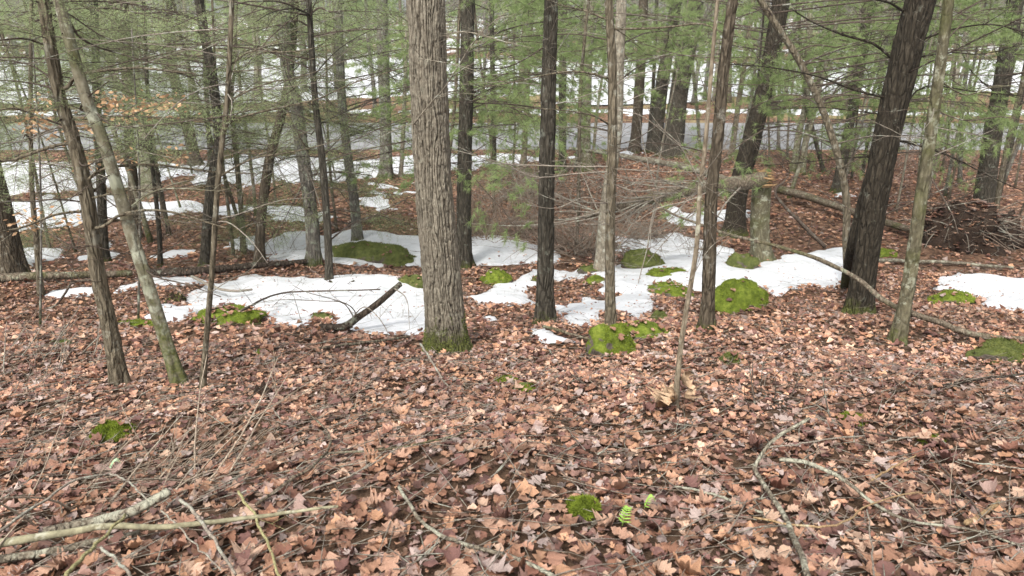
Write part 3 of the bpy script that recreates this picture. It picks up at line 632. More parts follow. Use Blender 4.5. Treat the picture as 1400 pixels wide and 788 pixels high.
TR = [
 ('t1', 'young_tree', 'slim brown-barked young tree leaning left at the left, forward of the mossy one', [(165, 530), (150, 450), (134, 375), (117, 262), (100, 190), (82, 135), (69, 65), (59, 0)], 21, 14, 'brown'),
 ('t2', 'young_tree', 'smooth young tree patched with yellow-green moss, leaning left beside the slim brown one', [(247, 528), (228, 470), (206, 400), (180, 320), (162, 260), (140, 190), (118, 135), (95, 55), (80, 0)], 18, 15, 'moss'),
 ('t3', 'sapling', 'thin grey-brown sapling just right of the mossy leaning young tree', [(277, 532), (283, 450), (290, 370), (297, 262), (303, 200), (311, 130), (317, 0)], 8, 7, 'brown'),
 ('t4', 'hardwood_tree', 'dark trunk speckled with pale lichen behind the thin left sapling', [(281, 365), (284, 300), (293, 230), (299, 200), (296, 150), (288, 90), (280, 50), (272, 0)], 14, 13, 'dark'),
 ('t4b', 'sapling', 'thin dark stem right of the lichen-speckled trunk', [(333, 345), (330, 290), (322, 205), (316, 140), (320, 60), (322, 0)], 8, 7, 'brown'),
 ('t5', 'hemlock_tree', 'brown trunk with a sweeping bend and mossy foot beside the back snow', [(430, 362), (426, 300), (415, 220), (404, 140), (392, 90), (386, 0)], 19, 17, 'grey'),
 ('t5b', 'hardwood_tree', 'curved reddish trunk crossing towards the bent brown trunk', [(355, 362), (357, 300), (366, 230), (373, 200), (384, 160), (396, 100), (404, 0)], 14, 11, 'red'),
 ('t6', 'sapling', 'thin nearly black stem rising from the snow left of the big oak', [(451, 392), (447, 300), (440, 215), (430, 125), (422, 0)], 11, 8, 'dark'),
 ('t7', 'hardwood_tree', 'grey trunk standing behind the wide flat mossy boulder', [(489, 333), (485, 280), (475, 210), (467, 130), (462, 0)], 14, 12, 'grey'),
 ('t8', 'hardwood_tree', 'straight grey trunk standing at the near road edge left of the oak', [(528, 243), (527, 170), (524, 80), (522, 0)], 17, 15, 'grey'),
 ('t8b', 'sapling', 'slender pale sapling beside the grey roadside trunk', [(548, 242), (552, 160), (556, 60), (558, 0)], 6, 5, 'pale'),
 ('t10', 'hardwood_tree', 'dark trunk directly behind the right side of the big oak', [(634, 364), (634, 260), (637, 150), (640, 0)], 21, 20, 'dark'),
 ('t11', 'sapling', 'dark slender tree near the road between the oak and the black furrowed trunk', [(676, 252), (674, 150), (672, 0)], 8, 7, 'dark'),
 ('t11b', 'sapling', 'slender tree by the road just left of the black furrowed trunk', [(716, 224), (719, 160), (724, 60), (728, 0)], 8, 6, 'brown'),
 ('t12', 'hardwood_tree', 'straight black furrowed trunk standing at the front of the wide snow patch', [(745, 442), (746, 350), (748, 200), (754, 0)], 25, 20, 'dark'),
 ('t13', 'hardwood_tree', 'narrow dark trunk right behind the black furrowed one', [(769, 236), (769, 140), (770, 0)], 11, 10, 'dark'),
 ('t14', 'hardwood_tree', 'pale mossy trunk by the road to the right of the black furrowed one', [(798, 234), (800, 120), (806, 0)], 19, 17, 'moss'),
 ('t15', 'young_tree', 'slim brown tree in front of the greenish trunk at the snow edge', [(835, 448), (834, 330), (837, 200), (837, 100), (832, 0)], 14, 12, 'brown'),
 ('t15b', 'hardwood_tree', 'greenish grey trunk with a mossy foot behind the slim brown tree', [(822, 374), (827, 300), (842, 180), (846, 80), (850, 0)], 19, 14, 'pale'),
 ('t16', 'hardwood_tree', 'leftmost of the leaning dark trunks lined up by the road', [(868, 209), (874, 120), (880, 0)], 15, 13, 'red'),
 ('t16b', 'sapling', 'thin dark stem between the leaning roadside trunks', [(885, 206), (893, 120), (898, 0)], 5, 5, 'dark'),
 ('t17', 'hardwood_tree', 'second leaning dark roadside trunk, next to the thickest one', [(895, 209), (905, 120), (918, 40), (925, 0)], 18, 16, 'dark'),
 ('t18', 'hardwood_tree', 'thickest of the leaning dark trunks lined up by the road', [(917, 214), (928, 130), (942, 50), (950, 0)], 28, 24, 'dark'),
 ('t18b', 'sapling', 'thin green-brown stem right of the thickest roadside trunk', [(957, 203), (953, 150), (947, 90), (940, 0)], 5, 5, 'moss'),
 ('t19', 'sapling', 'pale crooked sapling in front with dry curled leaves at its foot', [(923, 560), (930, 480), (940, 414), (952, 340), (957, 260), (965, 190), (974, 80), (981, 0)], 8, 5.5, 'palebrown'),
 ('t20', 'hardwood_tree', 'dark brown trunk behind the pale crooked sapling, left of the mossy boulder', [(966, 450), (970, 350), (973, 262), (982, 180), (990, 90), (1002, 0)], 18, 14, 'red'),
 ('t21', 'hardwood_tree', 'large leaning dark brown trunk behind the broken snag', [(1003, 322), (1010, 260), (1030, 180), (1048, 110), (1068, 0)], 26, 24, 'black'),
 ('t21c', 'sapling', 'slender brown tree left of the large leaning trunk by the snag', [(1000, 212), (1010, 140), (1022, 60), (1030, 0)], 8, 7, 'brown'),
 ('t22', 'hardwood_tree', 'thick almost black leaning trunk at the right with two stems at its foot', [(1173, 430), (1181, 370), (1196, 270), (1215, 170), (1235, 90), (1257, 0)], 31, 40, 'black'),
 ('t25', 'sapling', 'long bowed brown sapling curving left beside the thick black trunk', [(1160, 392), (1157, 330), (1156, 262), (1132, 171), (1098, 93), (1050, 17), (1030, -15)], 11, 8, 'brown'),
 ('t23', 'hardwood_tree', 'pale trunk mottled with moss and lichen right of the thick black trunk', [(1226, 470), (1240, 400), (1252, 320), (1262, 250), (1280, 130), (1297, 0)], 19, 14, 'olive'),
 ('t24', 'hardwood_tree', 'dark leaning trunk standing behind the uprooted root mound', [(1343, 294), (1355, 200), (1372, 100), (1388, 0)], 25, 21, 'dark'),
 ('t24b', 'sapling', 'thin dark stem leaning right beside the trunk behind the root mound', [(1358, 292), (1385, 180), (1400, 110), (1420, 0)], 9, 8, 'dark'),
 ('t26', 'hardwood_tree', 'dark trunk in the right middle ground left of the thick black trunk', [(1143, 263), (1158, 190), (1172, 110), (1185, 20), (1188, 0)], 13, 11, 'dark'),
 ('t27', 'hardwood_tree', 'greenish forked trunk by the road at the right, left stem', [(1085, 238), (1093, 180), (1103, 130), (1108, 0)], 10, 8, 'moss'),
 ('t27b', 'sapling', 'thin dark stem crossing the greenish forked trunk by the road', [(1126, 236), (1112, 180), (1100, 130), (1090, 0)], 6, 5, 'dark'),
 ('t28', 'sapling', 'slender straight sapling by the road right of the broken snag', [(1064, 205), (1066, 100), (1070, 0)], 5, 4, 'grey'),
 ('t29', 'sapling', 'slender sapling between the moss-mottled trunk and the root mound', [(1312, 250), (1316, 150), (1332, 0)], 6, 5, 'grey'),
 ('l1', 'cedar_tree', 'stout reddish trunk with a flared foot at the left edge', [(15, 379), (8, 330), (0, 285), (-22, 180), (-40, 60)], 32, 22, 'red'),
 ('l1b', 'cedar_tree', 'slimmer stem leaning out from beside the stout trunk at the left edge', [(36, 378), (22, 330), (8, 270), (-12, 200)], 12, 10, 'red'),
 ('l2', 'sapling', 'thin straight sapling in front of the long log at the far left', [(56, 404), (50, 330), (44, 262), (42, 180), (42, 60)], 8, 5, 'brown'),
 ('l3', 'hardwood_tree', 'dark straight trunk between the two leaning young trees at the left', [(142, 357), (140, 300), (137, 230), (133, 150), (128, 0)], 13, 11, 'dark'),
 ('l4', 'sapling', 'thin dark stem rising behind the long log right of the mossy young tree', [(219, 366), (218, 320), (212, 260), (205, 190), (196, 0)], 7, 5, 'dark'),
 ('l5', 'hardwood_tree', 'pale straight trunk in the left background behind the rusty beech leaves', [(205, 272), (200, 200), (190, 150), (180, 90), (176, 0)], 20, 18, 'pale'),
 ('l6', 'hardwood_tree', 'reddish leaning trunk in the left background near the road', [(267, 228), (258, 180), (245, 130), (236, 95), (228, 0)], 17, 13, 'red'),
 ('l7', 'sapling', 'thin dark stem next to the reddish leaning background trunk', [(288, 230), (284, 160), (280, 80), (278, 0)], 7, 6, 'dark'),
 ('l9', 'hardwood_tree', 'reddish straight trunk behind the mossy leaning young tree', [(186, 326), (182, 250), (176, 180), (170, 0)], 14, 12, 'red'),
]
for a in TR:
    w_ = a[4]; tree(*a[:6], M[a[6]], sides=46 if w_ > 16 else (20 if w_ > 9 else 10), n=104 if w_ > 16 and a[6] not in ('moss', 'pale') else 36)
T = TREES
# second stem at the foot of the thick black trunk
mb = MB(); tb = T['t22']; p = np.array([G(1158, 394), P(1166, 350, tb['Y'] * 1.05), P(1180, 290, tb['Y'] * 1.02), P(1194, 240, tb['Y'])]); tube(mb, spline(np.vstack([p[0] - [0, 0, .15], p]), 20), np.linspace(17, 15, 20) * pxm(p[0]) * .5, 18, .1)
link('stem', mb.mesh('stem', [M['black']], tb['b']), tb['root'])
mb = MB(); tb = T['t27']; p = np.array([G(1097, 240), P(1102, 190, tb['Y']), P(1112, 140, tb['Y']), P(1125, 60, tb['Y']), P(1135, 0, tb['Y'])]); tube(mb, spline(p, 16), np.linspace(9, 7, 16) * pxm(p[0]) * .5, 9, .1)
link('stem', mb.mesh('stem', [M['moss']], tb['b']), tb['root'])

# traced branches
tw, twd, twr = M['twig'], M['twigd'], M['twigr']
LB = [
 ('t1', [(92, 120), (105, 104), (140, 97), (190, 93), (235, 98), (268, 101)], 3.2, None, 0), ('t1', [(57, 60), (34, 53), (0, 55), (-40, 60)], 2.4, twd, 0),
 ('t1', [(84, 171), (50, 158), (21, 149), (0, 151), (-30, 158)], 1.8, twd, 0), ('t1', [(96, 196), (69, 201), (21, 218), (0, 221), (-40, 232)], 3.2, None, 0),
 ('t1', [(118, 247), (135, 235), (154, 228), (206, 225), (260, 231), (291, 235), (350, 238)], 2.8, None, 0), ('t1', [(130, 270), (165, 262), (200, 259), (257, 257), (295, 254)], 1.8, None, 0),
 ('t1', [(66, 104), (41, 89), (0, 82), (-30, 80)], 1.8, twd, 0), ('t1', [(72, 123), (62, 118), (30, 112), (0, 110)], 2.2, twd, 0),
 ('t1', [(130, 312), (145, 308), (165, 294), (206, 287), (247, 293), (285, 305), (310, 312)], 3.0, None, 0), ('t1', [(111, 289), (75, 294), (34, 310), (0, 317), (-30, 320)], 2.4, None, 0),
 ('t1', [(140, 385), (129, 383), (100, 386), (90, 400), (75, 419), (60, 422)], 3.0, twd, 0), ('t1', [(110, 276), (80, 272), (40, 276), (0, 268)], 1.5, twd, 0),
 ('t2', [(91, 21), (106, 48), (130, 63), (165, 74), (219, 88), (290, 92)], 2.2, twd, 0), ('t2', [(110, 150), (117, 137), (130, 125), (149, 111)], 2.0, twd, 0),
 ('t2', [(95, 20), (140, 50), (180, 62), (240, 84)], 1.4, twd, 0), ('t2', [(183, 340), (206, 375), (254, 389), (302, 406)], 2.0, twd, 0), ('t2', [(170, 290), (210, 262), (250, 258), (300, 262)], 1.6, None, 0),
 ('t2', [(120, 140), (150, 170), (200, 172), (300, 160), (345, 150)], 1.5, twd, 0), ('t2', [(190, 350), (160, 345), (120, 336), (90, 341)], 1.5, twd, 0),
 ('t3', [(306, 178), (322, 163), (366, 151), (404, 143), (439, 134), (480, 115), (560, 90)], 1.9, None, 0), ('t3', [(309, 141), (345, 122), (377, 111), (409, 106), (480, 80)], 1.5, None, 0),
 ('t3', [(314, 90), (338, 72), (354, 70), (400, 71), (459, 60)], 1.6, None, 0), ('t3', [(314, 98), (345, 96), (377, 92), (430, 80)], 1.2, None, 0), ('t3', [(300, 242), (343, 218), (388, 210), (423, 203), (470, 190)], 1.7, None, 0),
 ('t3', [(303, 200), (330, 210), (380, 215), (430, 250)], 1.0, twd, 0), ('t3', [(297, 300), (330, 292), (380, 275), (430, 270)], 1.2, tw, 0), ('t3', [(288, 400), (320, 380), (350, 370)], 1.0, tw, 0),
 ('t6', [(428, 105), (460, 70), (500, 45), (540, 30)], 1.2, None, 0), ('t6', [(436, 170), (480, 150), (520, 140), (560, 138)], 1.2, None, 0), ('t6', [(440, 215), (400, 215), (350, 230), (320, 235)], 1.2, None, 0),
 ('t6', [(424, 20), (400, 12), (370, 18), (350, 30)], 1.6, None, 0), ('t6', [(436, 150), (400, 120), (380, 60)], 1.0, None, 0), ('t6', [(430, 120), (500, 118), (560, 95)], 1.0, None, 0),
 ('t12', [(750, 225), (700, 226), (640, 210), (600, 200)], 1.3, tw, 0), ('t12', [(750, 150), (700, 143), (650, 141), (605, 137)], 1.4, twd, 0), ('t12', [(751, 60), (700, 90), (660, 95), (620, 110)], 1.3, twd, 0),
 ('t15', [(830, 27), (800, 15), (770, 8), (755, 2), (730, -10)], 1.8, None, 0), ('t15', [(832, 107), (799, 99), (769, 99), (735, 105), (700, 113), (660, 120)], 2.0, None, 0), ('t15', [(832, 170), (810, 158), (769, 151), (700, 147)], 1.8, None, 0),
 ('t15', [(838, 40), (892, 39), (925, 36), (960, 33), (988, 45)], 2.2, None, 0), ('t15', [(833, 228), (780, 228), (700, 225), (660, 223)], 1.6, tw, 0), ('t15', [(833, 235), (786, 238), (738, 243), (707, 233), (690, 220)], 1.8, tw, 0),
 ('t15', [(838, 120), (860, 105), (890, 98), (930, 95)], 1.2, tw, 0), ('t15', [(836, 250), (870, 262), (920, 255), (960, 262)], 1.4, tw, 0), ('t15', [(835, 280), (800, 270), (760, 285), (720, 280)], 1.3, tw, 0),
 ('t15', [(835, 200), (870, 190), (910, 165), (950, 150)], 1.0, twd, 0), ('t15', [(835, 150), (880, 160), (930, 200), (990, 230)], 1.0, tw, 0),
 ('t20', [(972, 210), (930, 200), (880, 196), (840, 210)], 1.3, twd, 0), ('t20', [(973, 260), (940, 275), (900, 285), (860, 310)], 1.2, tw, 0), ('t20', [(990, 80), (930, 75), (880, 60)], 1.2, twd, 0),
 ('t22', [(1223, 83), (1194, 60), (1153, 48), (1110, 30), (1081, 12)], 2.6, None, 0), ('t22', [(1212, 134), (1167, 123), (1119, 105), (1057, 93), (1000, 88)], 2.0, None, 0), ('t22', [(1240, 18), (1218, 5), (1201, 0), (1160, -12)], 2.4, None, 0),
 ('t22', [(1216, 158), (1170, 152), (1119, 147), (1060, 150)], 1.4, None, 0), ('t22', [(1223, 170), (1260, 120), (1330, 125), (1400, 132)], 1.8, None, 0), ('t22', [(1205, 215), (1160, 216), (1100, 222), (1030, 228)], 1.4, None, 0),
 ('t22', [(1240, 80), (1263, 77), (1300, 72), (1345, 74), (1400, 60)], 1.8, None, 0), ('t22', [(1245, 60), (1304, 40), (1359, 34), (1410, 48)], 2.0, None, 0), ('t22', [(1215, 190), (1240, 195), (1297, 213), (1350, 240), (1400, 262)], 2.0, None, 0),
 ('t22', [(1190, 300), (1197, 275), (1188, 255), (1190, 240)], 1.5, tw, 0),
 ('t23', [(1284, 110), (1320, 130), (1360, 118), (1400, 120)], 1.6, None, 0), ('t23', [(1275, 150), (1320, 165), (1370, 160), (1420, 170)], 1.5, twd, 0), ('t23', [(1265, 230), (1300, 290), (1310, 320)], 1.6, twd, 0),
 ('t23', [(1290, 60), (1330, 20), (1370, 10)], 1.5, twd, 0), ('t23', [(1255, 300), (1290, 280), (1330, 262), (1350, 230)], 1.4, twd, 0),
 ('t24', [(1360, 180), (1330, 200), (1300, 230)], 2.0, None, 0), ('t24', [(1370, 120), (1400, 140), (1430, 150)], 2.0, None, 0), ('t24', [(1366, 130), (1330, 100), (1310, 60)], 1.6, None, 0),
 ('t25', [(1150, 230), (1200, 200), (1240, 150)], 1.2, None, 0), ('t19', [(958, 250), (930, 200), (900, 170), (880, 140)], .9, tw, 0), ('t19', [(946, 380), (970, 340), (1000, 318)], .8, tw, 0), ('t19', [(960, 240), (990, 200), (1010, 150)], .8, tw, 0),
 ('oak', [(577, 165), (566, 170), (590, 140), (610, 117), (652, 51), (696, 14)], 1.5, M['pale'], 0), ('oak', [(600, 48), (640, 44), (700, 60), (730, 66)], 1.1, M['pale'], 0), ('oak', [(600, 85), (570, 80), (620, 88), (660, 100)], 1.0, M['pale'], 0), 
]
for k, pts, r_, m_, sn in LB:
    limb(T[k], pts, r_ * .95, m_, dens=9 if k in ('t1', 't2', 't3', 't22') else 8, L=.42, dy=(-.14 if k == 'oak' else None))
for k, n_, mt in (('t1', 6, twd), ('t2', 4, twd), ('t3', 7, tw), ('t4', 12, twd), ('t5', 10, tw), ('t5b', 6, tw), ('t6', 10, twd), ('t7', 8, tw), ('t10', 10, twd), ('t12', 8, tw), ('t15', 8, tw), ('t15b', 8, tw), ('t20', 8, twd),
                  ('t21', 10, twd), ('t22', 6, twd), ('t23', 5, tw), ('t24', 12, twd), ('t26', 8, twd), ('l2', 8, tw), ('l3', 9, twd), ('l4', 8, twd), ('l9', 6, twd), ('t13', 6, twd), ('t14', 6, tw), ('t11', 8, twd), ('t24b', 8, twd), ('t4b', 8, tw)):
    tr = T[k]; top = 1.6 + .05 * tr['Y']; dead_limbs(tr, int(n_ * 1.5), tr['b'][2] + .3 * (top - tr['b'][2]), top, .9 if tr['Y'] < 7 else 2.1, mt, 5, r=.0042 * (1 if tr['Y'] < 7 else 1.9), rec=1)

for k in ('t1', 't2', 't3', 't12', 't15', 't20', 't22', 't23', 't5', 't10', 't24', 't15b'):
    tr = T[k]; dead_limbs(tr, 9, tr['b'][2] + .4, 1.7, .07, M['logd'], 0, r=.006, rec=0)
# living foliage on the conifers and young hemlocks
for k, n_, z0, z1, sc, kind in (('t4', 9, -.4, 2.2, 1.2, 'hem'), ('t4b', 7, -1.2, 2.0, 1.2, 'hem'), ('t5', 12, -.6, 2.6, 1.4, 'hem'), ('t5b', 5, -.6, 2.2, 1.2, 'hem'), ('t7', 10, -.9, 2.6, 1.3, 'hem'),
                                ('t10', 12, -.6, 2.6, 1.3, 'pine'), ('l2', 6, -.2, 2.0, .9, 'hem'), ('l3', 9, -.2, 2.4, 1.2, 'hem'), ('l4', 8, -.6, 2.2, 1.0, 'hem'), ('l9', 7, .4, 2.6, 1.4, 'hem'), ('l6', 8, -.2, 3.0, 1.7, 'hem'),
                                ('t8', 6, .2, 3.4, 1.9, 'pine'), ('t11', 9, -.8, 3.2, 1.7, 'pine'), ('t11b', 8, -.2, 3.4, 1.8, 'pine'), ('t13', 6, .2, 3.4, 1.8, 'pine'), ('t14', 6, .8, 3.4, 1.9, 'pine'), ('t16', 6, .8, 3.2, 1.8, 'pine'),
                                ('t18', 5, 1.0, 3.0, 1.8, 'pine'), ('t21c', 5, -.6, 3.0, 1.6, 'pine'), ('t26', 12, .2, 2.8, 1.7, 'pine'), ('t27', 9, -.6, 3.0, 1.6, 'pine'), ('t27b', 6, -.4, 3.0, 1.6, 'pine'), ('t28', 5, .2, 3.0, 1.7, 'pine'),
                                ('t29', 6, .0, 3.0, 1.5, 'pine'), ('l1', 7, .0, 2.4, 1.3, 'hem'), ('t6', 4, .6, 2.2, .9, 'hem'), ('t1', 5, .95, 1.9, .6, 'hem'), ('t2', 4, 1.0, 2.0, .6, 'hem'), ('l5', 7, .4, 3.2, 1.7, 'hem'), ('l7', 6, -.8, 3.0, 1.6, 'hem')):
    boughs(T[k], int(n_ * 1.8), z0, min(z1, 1.8 + .03 * T[k]['Y']), sc * .85, kind)

# boughs that hang into view from the trunks round about
def spots(n, x0, x1, y0, y1, Ya, Yb_, kind, sc):
    for k in range(n):
        Y = rnd.uniform(Ya, Yb_); p = P(rnd.uniform(x0, x1), rnd.uniform(y0, y1), Y); best = None
        for key, tr in TREES.items():
            if key in ('oak', 't12', 't19', 't22'): continue
            dz_ = np.hypot(tr['b'][0] - p[0], (tr['b'][1] - p[1]) * 1.0)
            if best is None or dz_ < best[0]: best = (dz_, tr)
        if best[0] > 4.0: continue
        tr = best[1]; q, r_ = onpath(tr, p[2] - .1 * best[0]); az = math.atan2(p[1] - q[1], p[0] - q[0]) + rnd.gauss(0, .5)
        mb = MB(); pp = spline([q, (q + p) / 2 + [0, 0, .06], p], 9); tube(mb, pp, np.linspace(.012, .006, 9), 5); twigs(mb, pp, .006, 4, .3)
        link('branch', mb.mesh('branch', [M['twigd']], tr['b']), tr['root']); add_bough(tr, 0, az, sc * rnd.uniform(.75, 1.25), kind, at=p)
spots(26, -60, 480, 60, 235, 12, 21, 'hem', 1.4); spots(105, -60, 480, -60, 210, 7.5, 15, 'hem', .95); spots(46, 590, 770, -60, 180, 10, 19, 'pine', 1.2); spots(42, 770, 1010, -60, 110, 11, 20, 'pine', 1.2)
spots(60, 1030, 1260, -60, 190, 9, 17, 'pine', 1.1); spots(42, 1240, 1460, -60, 170, 9, 17, 'pine', 1.1); spots(26, 290, 520, 220, 320, 9.5, 13, 'hem', .8)
# --- further young hemlocks, saplings and background trees
def auto_tree(key, name, label, group, x, y, r, mt, lean, n_dead, n_b, kind, sc, zb=(.5, 3), ht=7, mdead=None):
    z0 = tz(x, y); b0 = np.array([x, y, z0]); lx = lean + rnd.gauss(0, .02)
    path = np.array([b0 + np.array([lx * h + .04 * math.sin(h * 1.3 + x), .03 * math.sin(h + y), h]) for h in np.linspace(-.15, ht, 16)]); rad = np.linspace(r, r * .55, 16)
    root = empty(name, b0, label, 'tree', group); mb = MB(); tube(mb, path, rad, 7 if r < .06 else 12, .08, 3, 4, trunk_disp(path, rad, 7 if r < .06 else 12, 0, x)); link('trunk', mb.mesh('trunk', [mt], b0), root)
    tr = dict(root=root, path=path, rad=rad, b=b0, Y=y, mat=mt)
    if n_dead: dead_limbs(tr, n_dead, z0 + zb[0], z0 + zb[1] + 1, 1.0 * sc + .2, mdead or twd, 3, r=.005, rec=0)
    if n_b: boughs(tr, n_b, z0 + zb[0], z0 + zb[1] + 1.2, sc, kind)
    return tr
def X_at(px, Y): return (px - 700) / FPX * Y * 1.0 / (math.cos(PITCH)) * 1.02
MT = ['brown', 'dark', 'grey', 'red', 'moss', 'pale']
for px, y, hh in ((330, 11.5, 3.0), (95, 12.5, 3.5), (470, 14, 3.2), (10, 10.5, 3.0), (250, 15.5, 3.4), (395, 17, 4), (700, 19.5, 4), (150, 18, 4), (1120, 19, 4), (590, 21, 4)):
    auto_tree('h', 'young_hemlock', {330: 'bushy young hemlock behind the thin left sapling', 95: 'young hemlock beyond the log, behind the leaning young trees', 470: 'young hemlock behind the flat mossy boulder', 10: 'young hemlock hanging over the stout trunk at the left edge', 250: 'young hemlock by the reddish background trunk at the left', 395: 'tall young hemlock beyond the bent brown trunk', 700: 'feathery young pine between the oak and the black furrowed trunk', 150: 'young hemlock deep in the left background near the road', 1120: 'bright young pine by the road left of the thick black trunk', 590: 'young pine behind the big oak'}[px], None,
              X_at(px, y), y, .03, M['brown'], .02, 4, 30, 'pine' if px in (700, 1120, 590) else 'hem', .75, (.25, hh - 1.2), hh + 1)
k = 0
while k < 52:
    y = rnd.uniform(12.5, 24.5); px = rnd.choice([rnd.uniform(-60, 520), rnd.uniform(560, 1460), rnd.uniform(980, 1460)]); x = X_at(px, y)
    auto_tree('s', 'sapling', 'slim bare %s-barked sapling between the snow and the road, %s of the big oak' % ({'red': 'reddish', 'moss': 'greenish'}.get(MT[k % 6], MT[k % 6]), 'left' if px < 590 else 'right'), 'slim saplings before the road', x, y, rnd.uniform(.018, .05), M[MT[k % 6]], rnd.uniform(-.12, .2) * (1 if px > 600 else -1), 7, 2 if rnd.random() < .5 else 0, 'pine' if px > 560 else 'hem', 1.2, (.8, 5), 7, rnd.choice([tw, twd, twr])); k += 1
for k in range(46):
    y = rnd.uniform(35, 48) if k % 2 else rnd.uniform(48, 80); x = X_at(rnd.uniform(-80, 1480), y); bkk = rnd.choice(['brown', 'dark', 'grey', 'red', 'pale']); bigb = rnd.random() < .5
    auto_tree('b', 'background_tree', '%s %s trunk beyond the road' % (('slim', 'thick')[bigb], {'red': 'reddish', 'dark': 'dark grey'}.get(bkk, bkk)), 'trees beyond the road', x, y, rnd.uniform(.16, .28) if bigb else rnd.uniform(.08, .14), M[bkk], rnd.gauss(0, .05), 5, 6 if k % 3 else 1, 'pine', 2.8, (.6, 5), 11)
# far forest: shared crowns
def crown_mesh(kind, seed):
    r_ = np.random.default_rng(seed); n = 2600; H = 11
    h = r_.uniform(0, 1, n) ** .9; R_ = (2.6 * (1 - h) ** .7 + .3) if kind else 2.6 * np.sin(np.pi * np.clip(h * .85 + .1, 0, 1)) + .3
    cl = r_.integers(0, 70, n); ca = r_.uniform(0, 6.28, 70); ch = r_.uniform(0, 1, 70); 
    a = ca[cl] + r_.normal(0, .35, n); hh = np.clip(ch[cl] + r_.normal(0, .035, n), 0, 1); Rr = ((2.8 * (1 - hh) ** .7 + .3)) * r_.uniform(.15, 1, n) ** .6
    p = np.stack([np.cos(a) * Rr, np.sin(a) * Rr, hh * H - .25 * Rr], 1); d = r_.standard_normal((n, 3)) * [1, 1, .4] + np.stack([np.cos(a), np.sin(a), -.2 + 0 * a], 1); d /= np.linalg.norm(d, axis=1)[:, None]
    s = np.cross(d, r_.standard_normal((n, 3))); s /= np.linalg.norm(s, axis=1)[:, None]; L = r_.uniform(.25, .6, n)[:, None]; W = (.07 if kind else .018)
    V = np.stack([p - s * W, p + s * W, p + d * L * (1 if kind else 2)], 1).reshape(-1, 3)
    return mesh('crown', V, None, np.arange(len(V)).reshape(-1, 3), [M['pine'] if kind else M['twig']], False)
CR = [crown_mesh(1, 1), crown_mesh(1, 2), crown_mesh(1, 3), crown_mesh(0, 4), crown_mesh(0, 5), crown_mesh(0, 6)]
mb = MB(); tube(mb, np.array([[0, 0, -.3], [.05, 0, 3], [-.05, 0.05, 7], [0, 0, 12]]), [.2, .17, .13, .05], 7); FT = mb.mesh('trunk', [M['grey']]); mb = MB(); tube(mb, np.array([[0, 0, -.3], [-.1, 0, 3], [.05, 0.05, 7], [0, 0, 12]]), [.17, .14, .11, .04], 7); FT2 = mb.mesh('trunk', [M['brown']])
for k in range(150):
    y = rnd.uniform(82, 150); x = rnd.uniform(-1, 1) * y * .85; ev = rnd.random() < .4
    root = empty('evergreen_tree' if ev else 'bare_tree', (x, y, tz(x, y)), ('distant evergreen' if ev else 'distant bare tree') + ' on the slope across the snow field, ' + ('behind the left third', 'behind the middle', 'behind the right third')[min(2, int((x / y + .85) / .57))], 'tree', 'distant evergreens' if ev else 'distant bare trees')
    s_ = rnd.uniform(.8, 1.5); root.scale = (s_, s_, s_ * rnd.uniform(.9, 1.3)); root.rotation_euler = (0, 0, rnd.uniform(0, 6))
    link('trunk', rnd.choice([FT, FT2]), root); link('crown', CR[rnd.randrange(3) + (0 if ev else 3)], root, (0, 0, .8 if ev else 2.2))

# --- rusty beech saplings
def beech(px, py, Y, label, spots):
    b0 = G(px, py) if Y is None else np.array([X_at(px, Y), Y, tz(X_at(px, Y), Y)]); root = empty('beech_sapling', b0, label, 'sapling'); Y0 = b0[1]
    mb = MB(); top = P(px - 8, 40, Y0); st = spline([b0 - [0, 0, .1], (b0 + top) / 2 + [.05, 0, 0], top], 14); tube(mb, st, np.linspace(.014, .006, 14), 6); link('stem', mb.mesh('stem', [M['grey']], b0), root)
    V = []
    for (x0, y0, x1, y1) in spots:
        a = P(x0, y0, Y0 + rnd.uniform(-.3, .3)); c = P(x1, y1, Y0 + rnd.uniform(-.3, .3)); i = np.argmin(np.abs(st[:, 2] - (a[2] + c[2]) / 2)); q = st[i]
        far_ = c if np.linalg.norm(c - q) > np.linalg.norm(a - q) else a; nr = a if far_ is c else c
        pth = spline([q, nr, far_], 14); mb = MB(); tube(mb, pth, np.linspace(.004, .0012, 14), 4); link('branch', mb.mesh('branch', [M['twig']], b0), root)
        for j in range(int(np.linalg.norm(a - c) * 60) + 9):
            f = rnd.random(); p = nr + (far_ - nr) * f + np.array([rnd.gauss(0, .06), rnd.gauss(0, .08), rnd.gauss(-.02, .05)])
            d = np.array([rnd.choice((-1, 1)) * rnd.uniform(.5, 1), rnd.gauss(0, .5), rnd.gauss(-.25, .25)]); d /= np.linalg.norm(d); s = np.cross(d, [rnd.gauss(0, .5), 1, rnd.gauss(.5, .3)]); s /= np.linalg.norm(s); l = rnd.uniform(.035, .065)
            V.append([p, p + d * l * .5 + s * l * .24, p + d * l, p + d * l * .5 - s * l * .24])
    V = np.array(V).reshape(-1, 3) - b0; link('leaves', mesh('leaves', V, np.arange(len(V)).reshape(-1, 4), None, [M['beech']], False), root, kind='stuff')
beech(188, 300, 6.9, 'small beech sapling holding rusty orange leaves behind the leaning young trees', [(130, 130, 150, 142), (132, 162, 118, 172), (140, 152, 215, 140), (165, 158, 235, 140), (180, 148, 205, 152), (195, 142, 255, 136), (130, 215, 112, 222), (152, 220, 180, 218), (60, 172, 30, 172), (70, 178, 100, 185), (232, 215, 250, 212), (165, 128, 130, 133)])
beech(52, 330, 6.8, 'small beech sapling holding rusty leaves at the far left above the log', [(20, 300, 65, 292), (70, 300, 110, 298), (40, 140, 75, 132), (45, 155, 62, 160), (30, 308, 60, 305)])

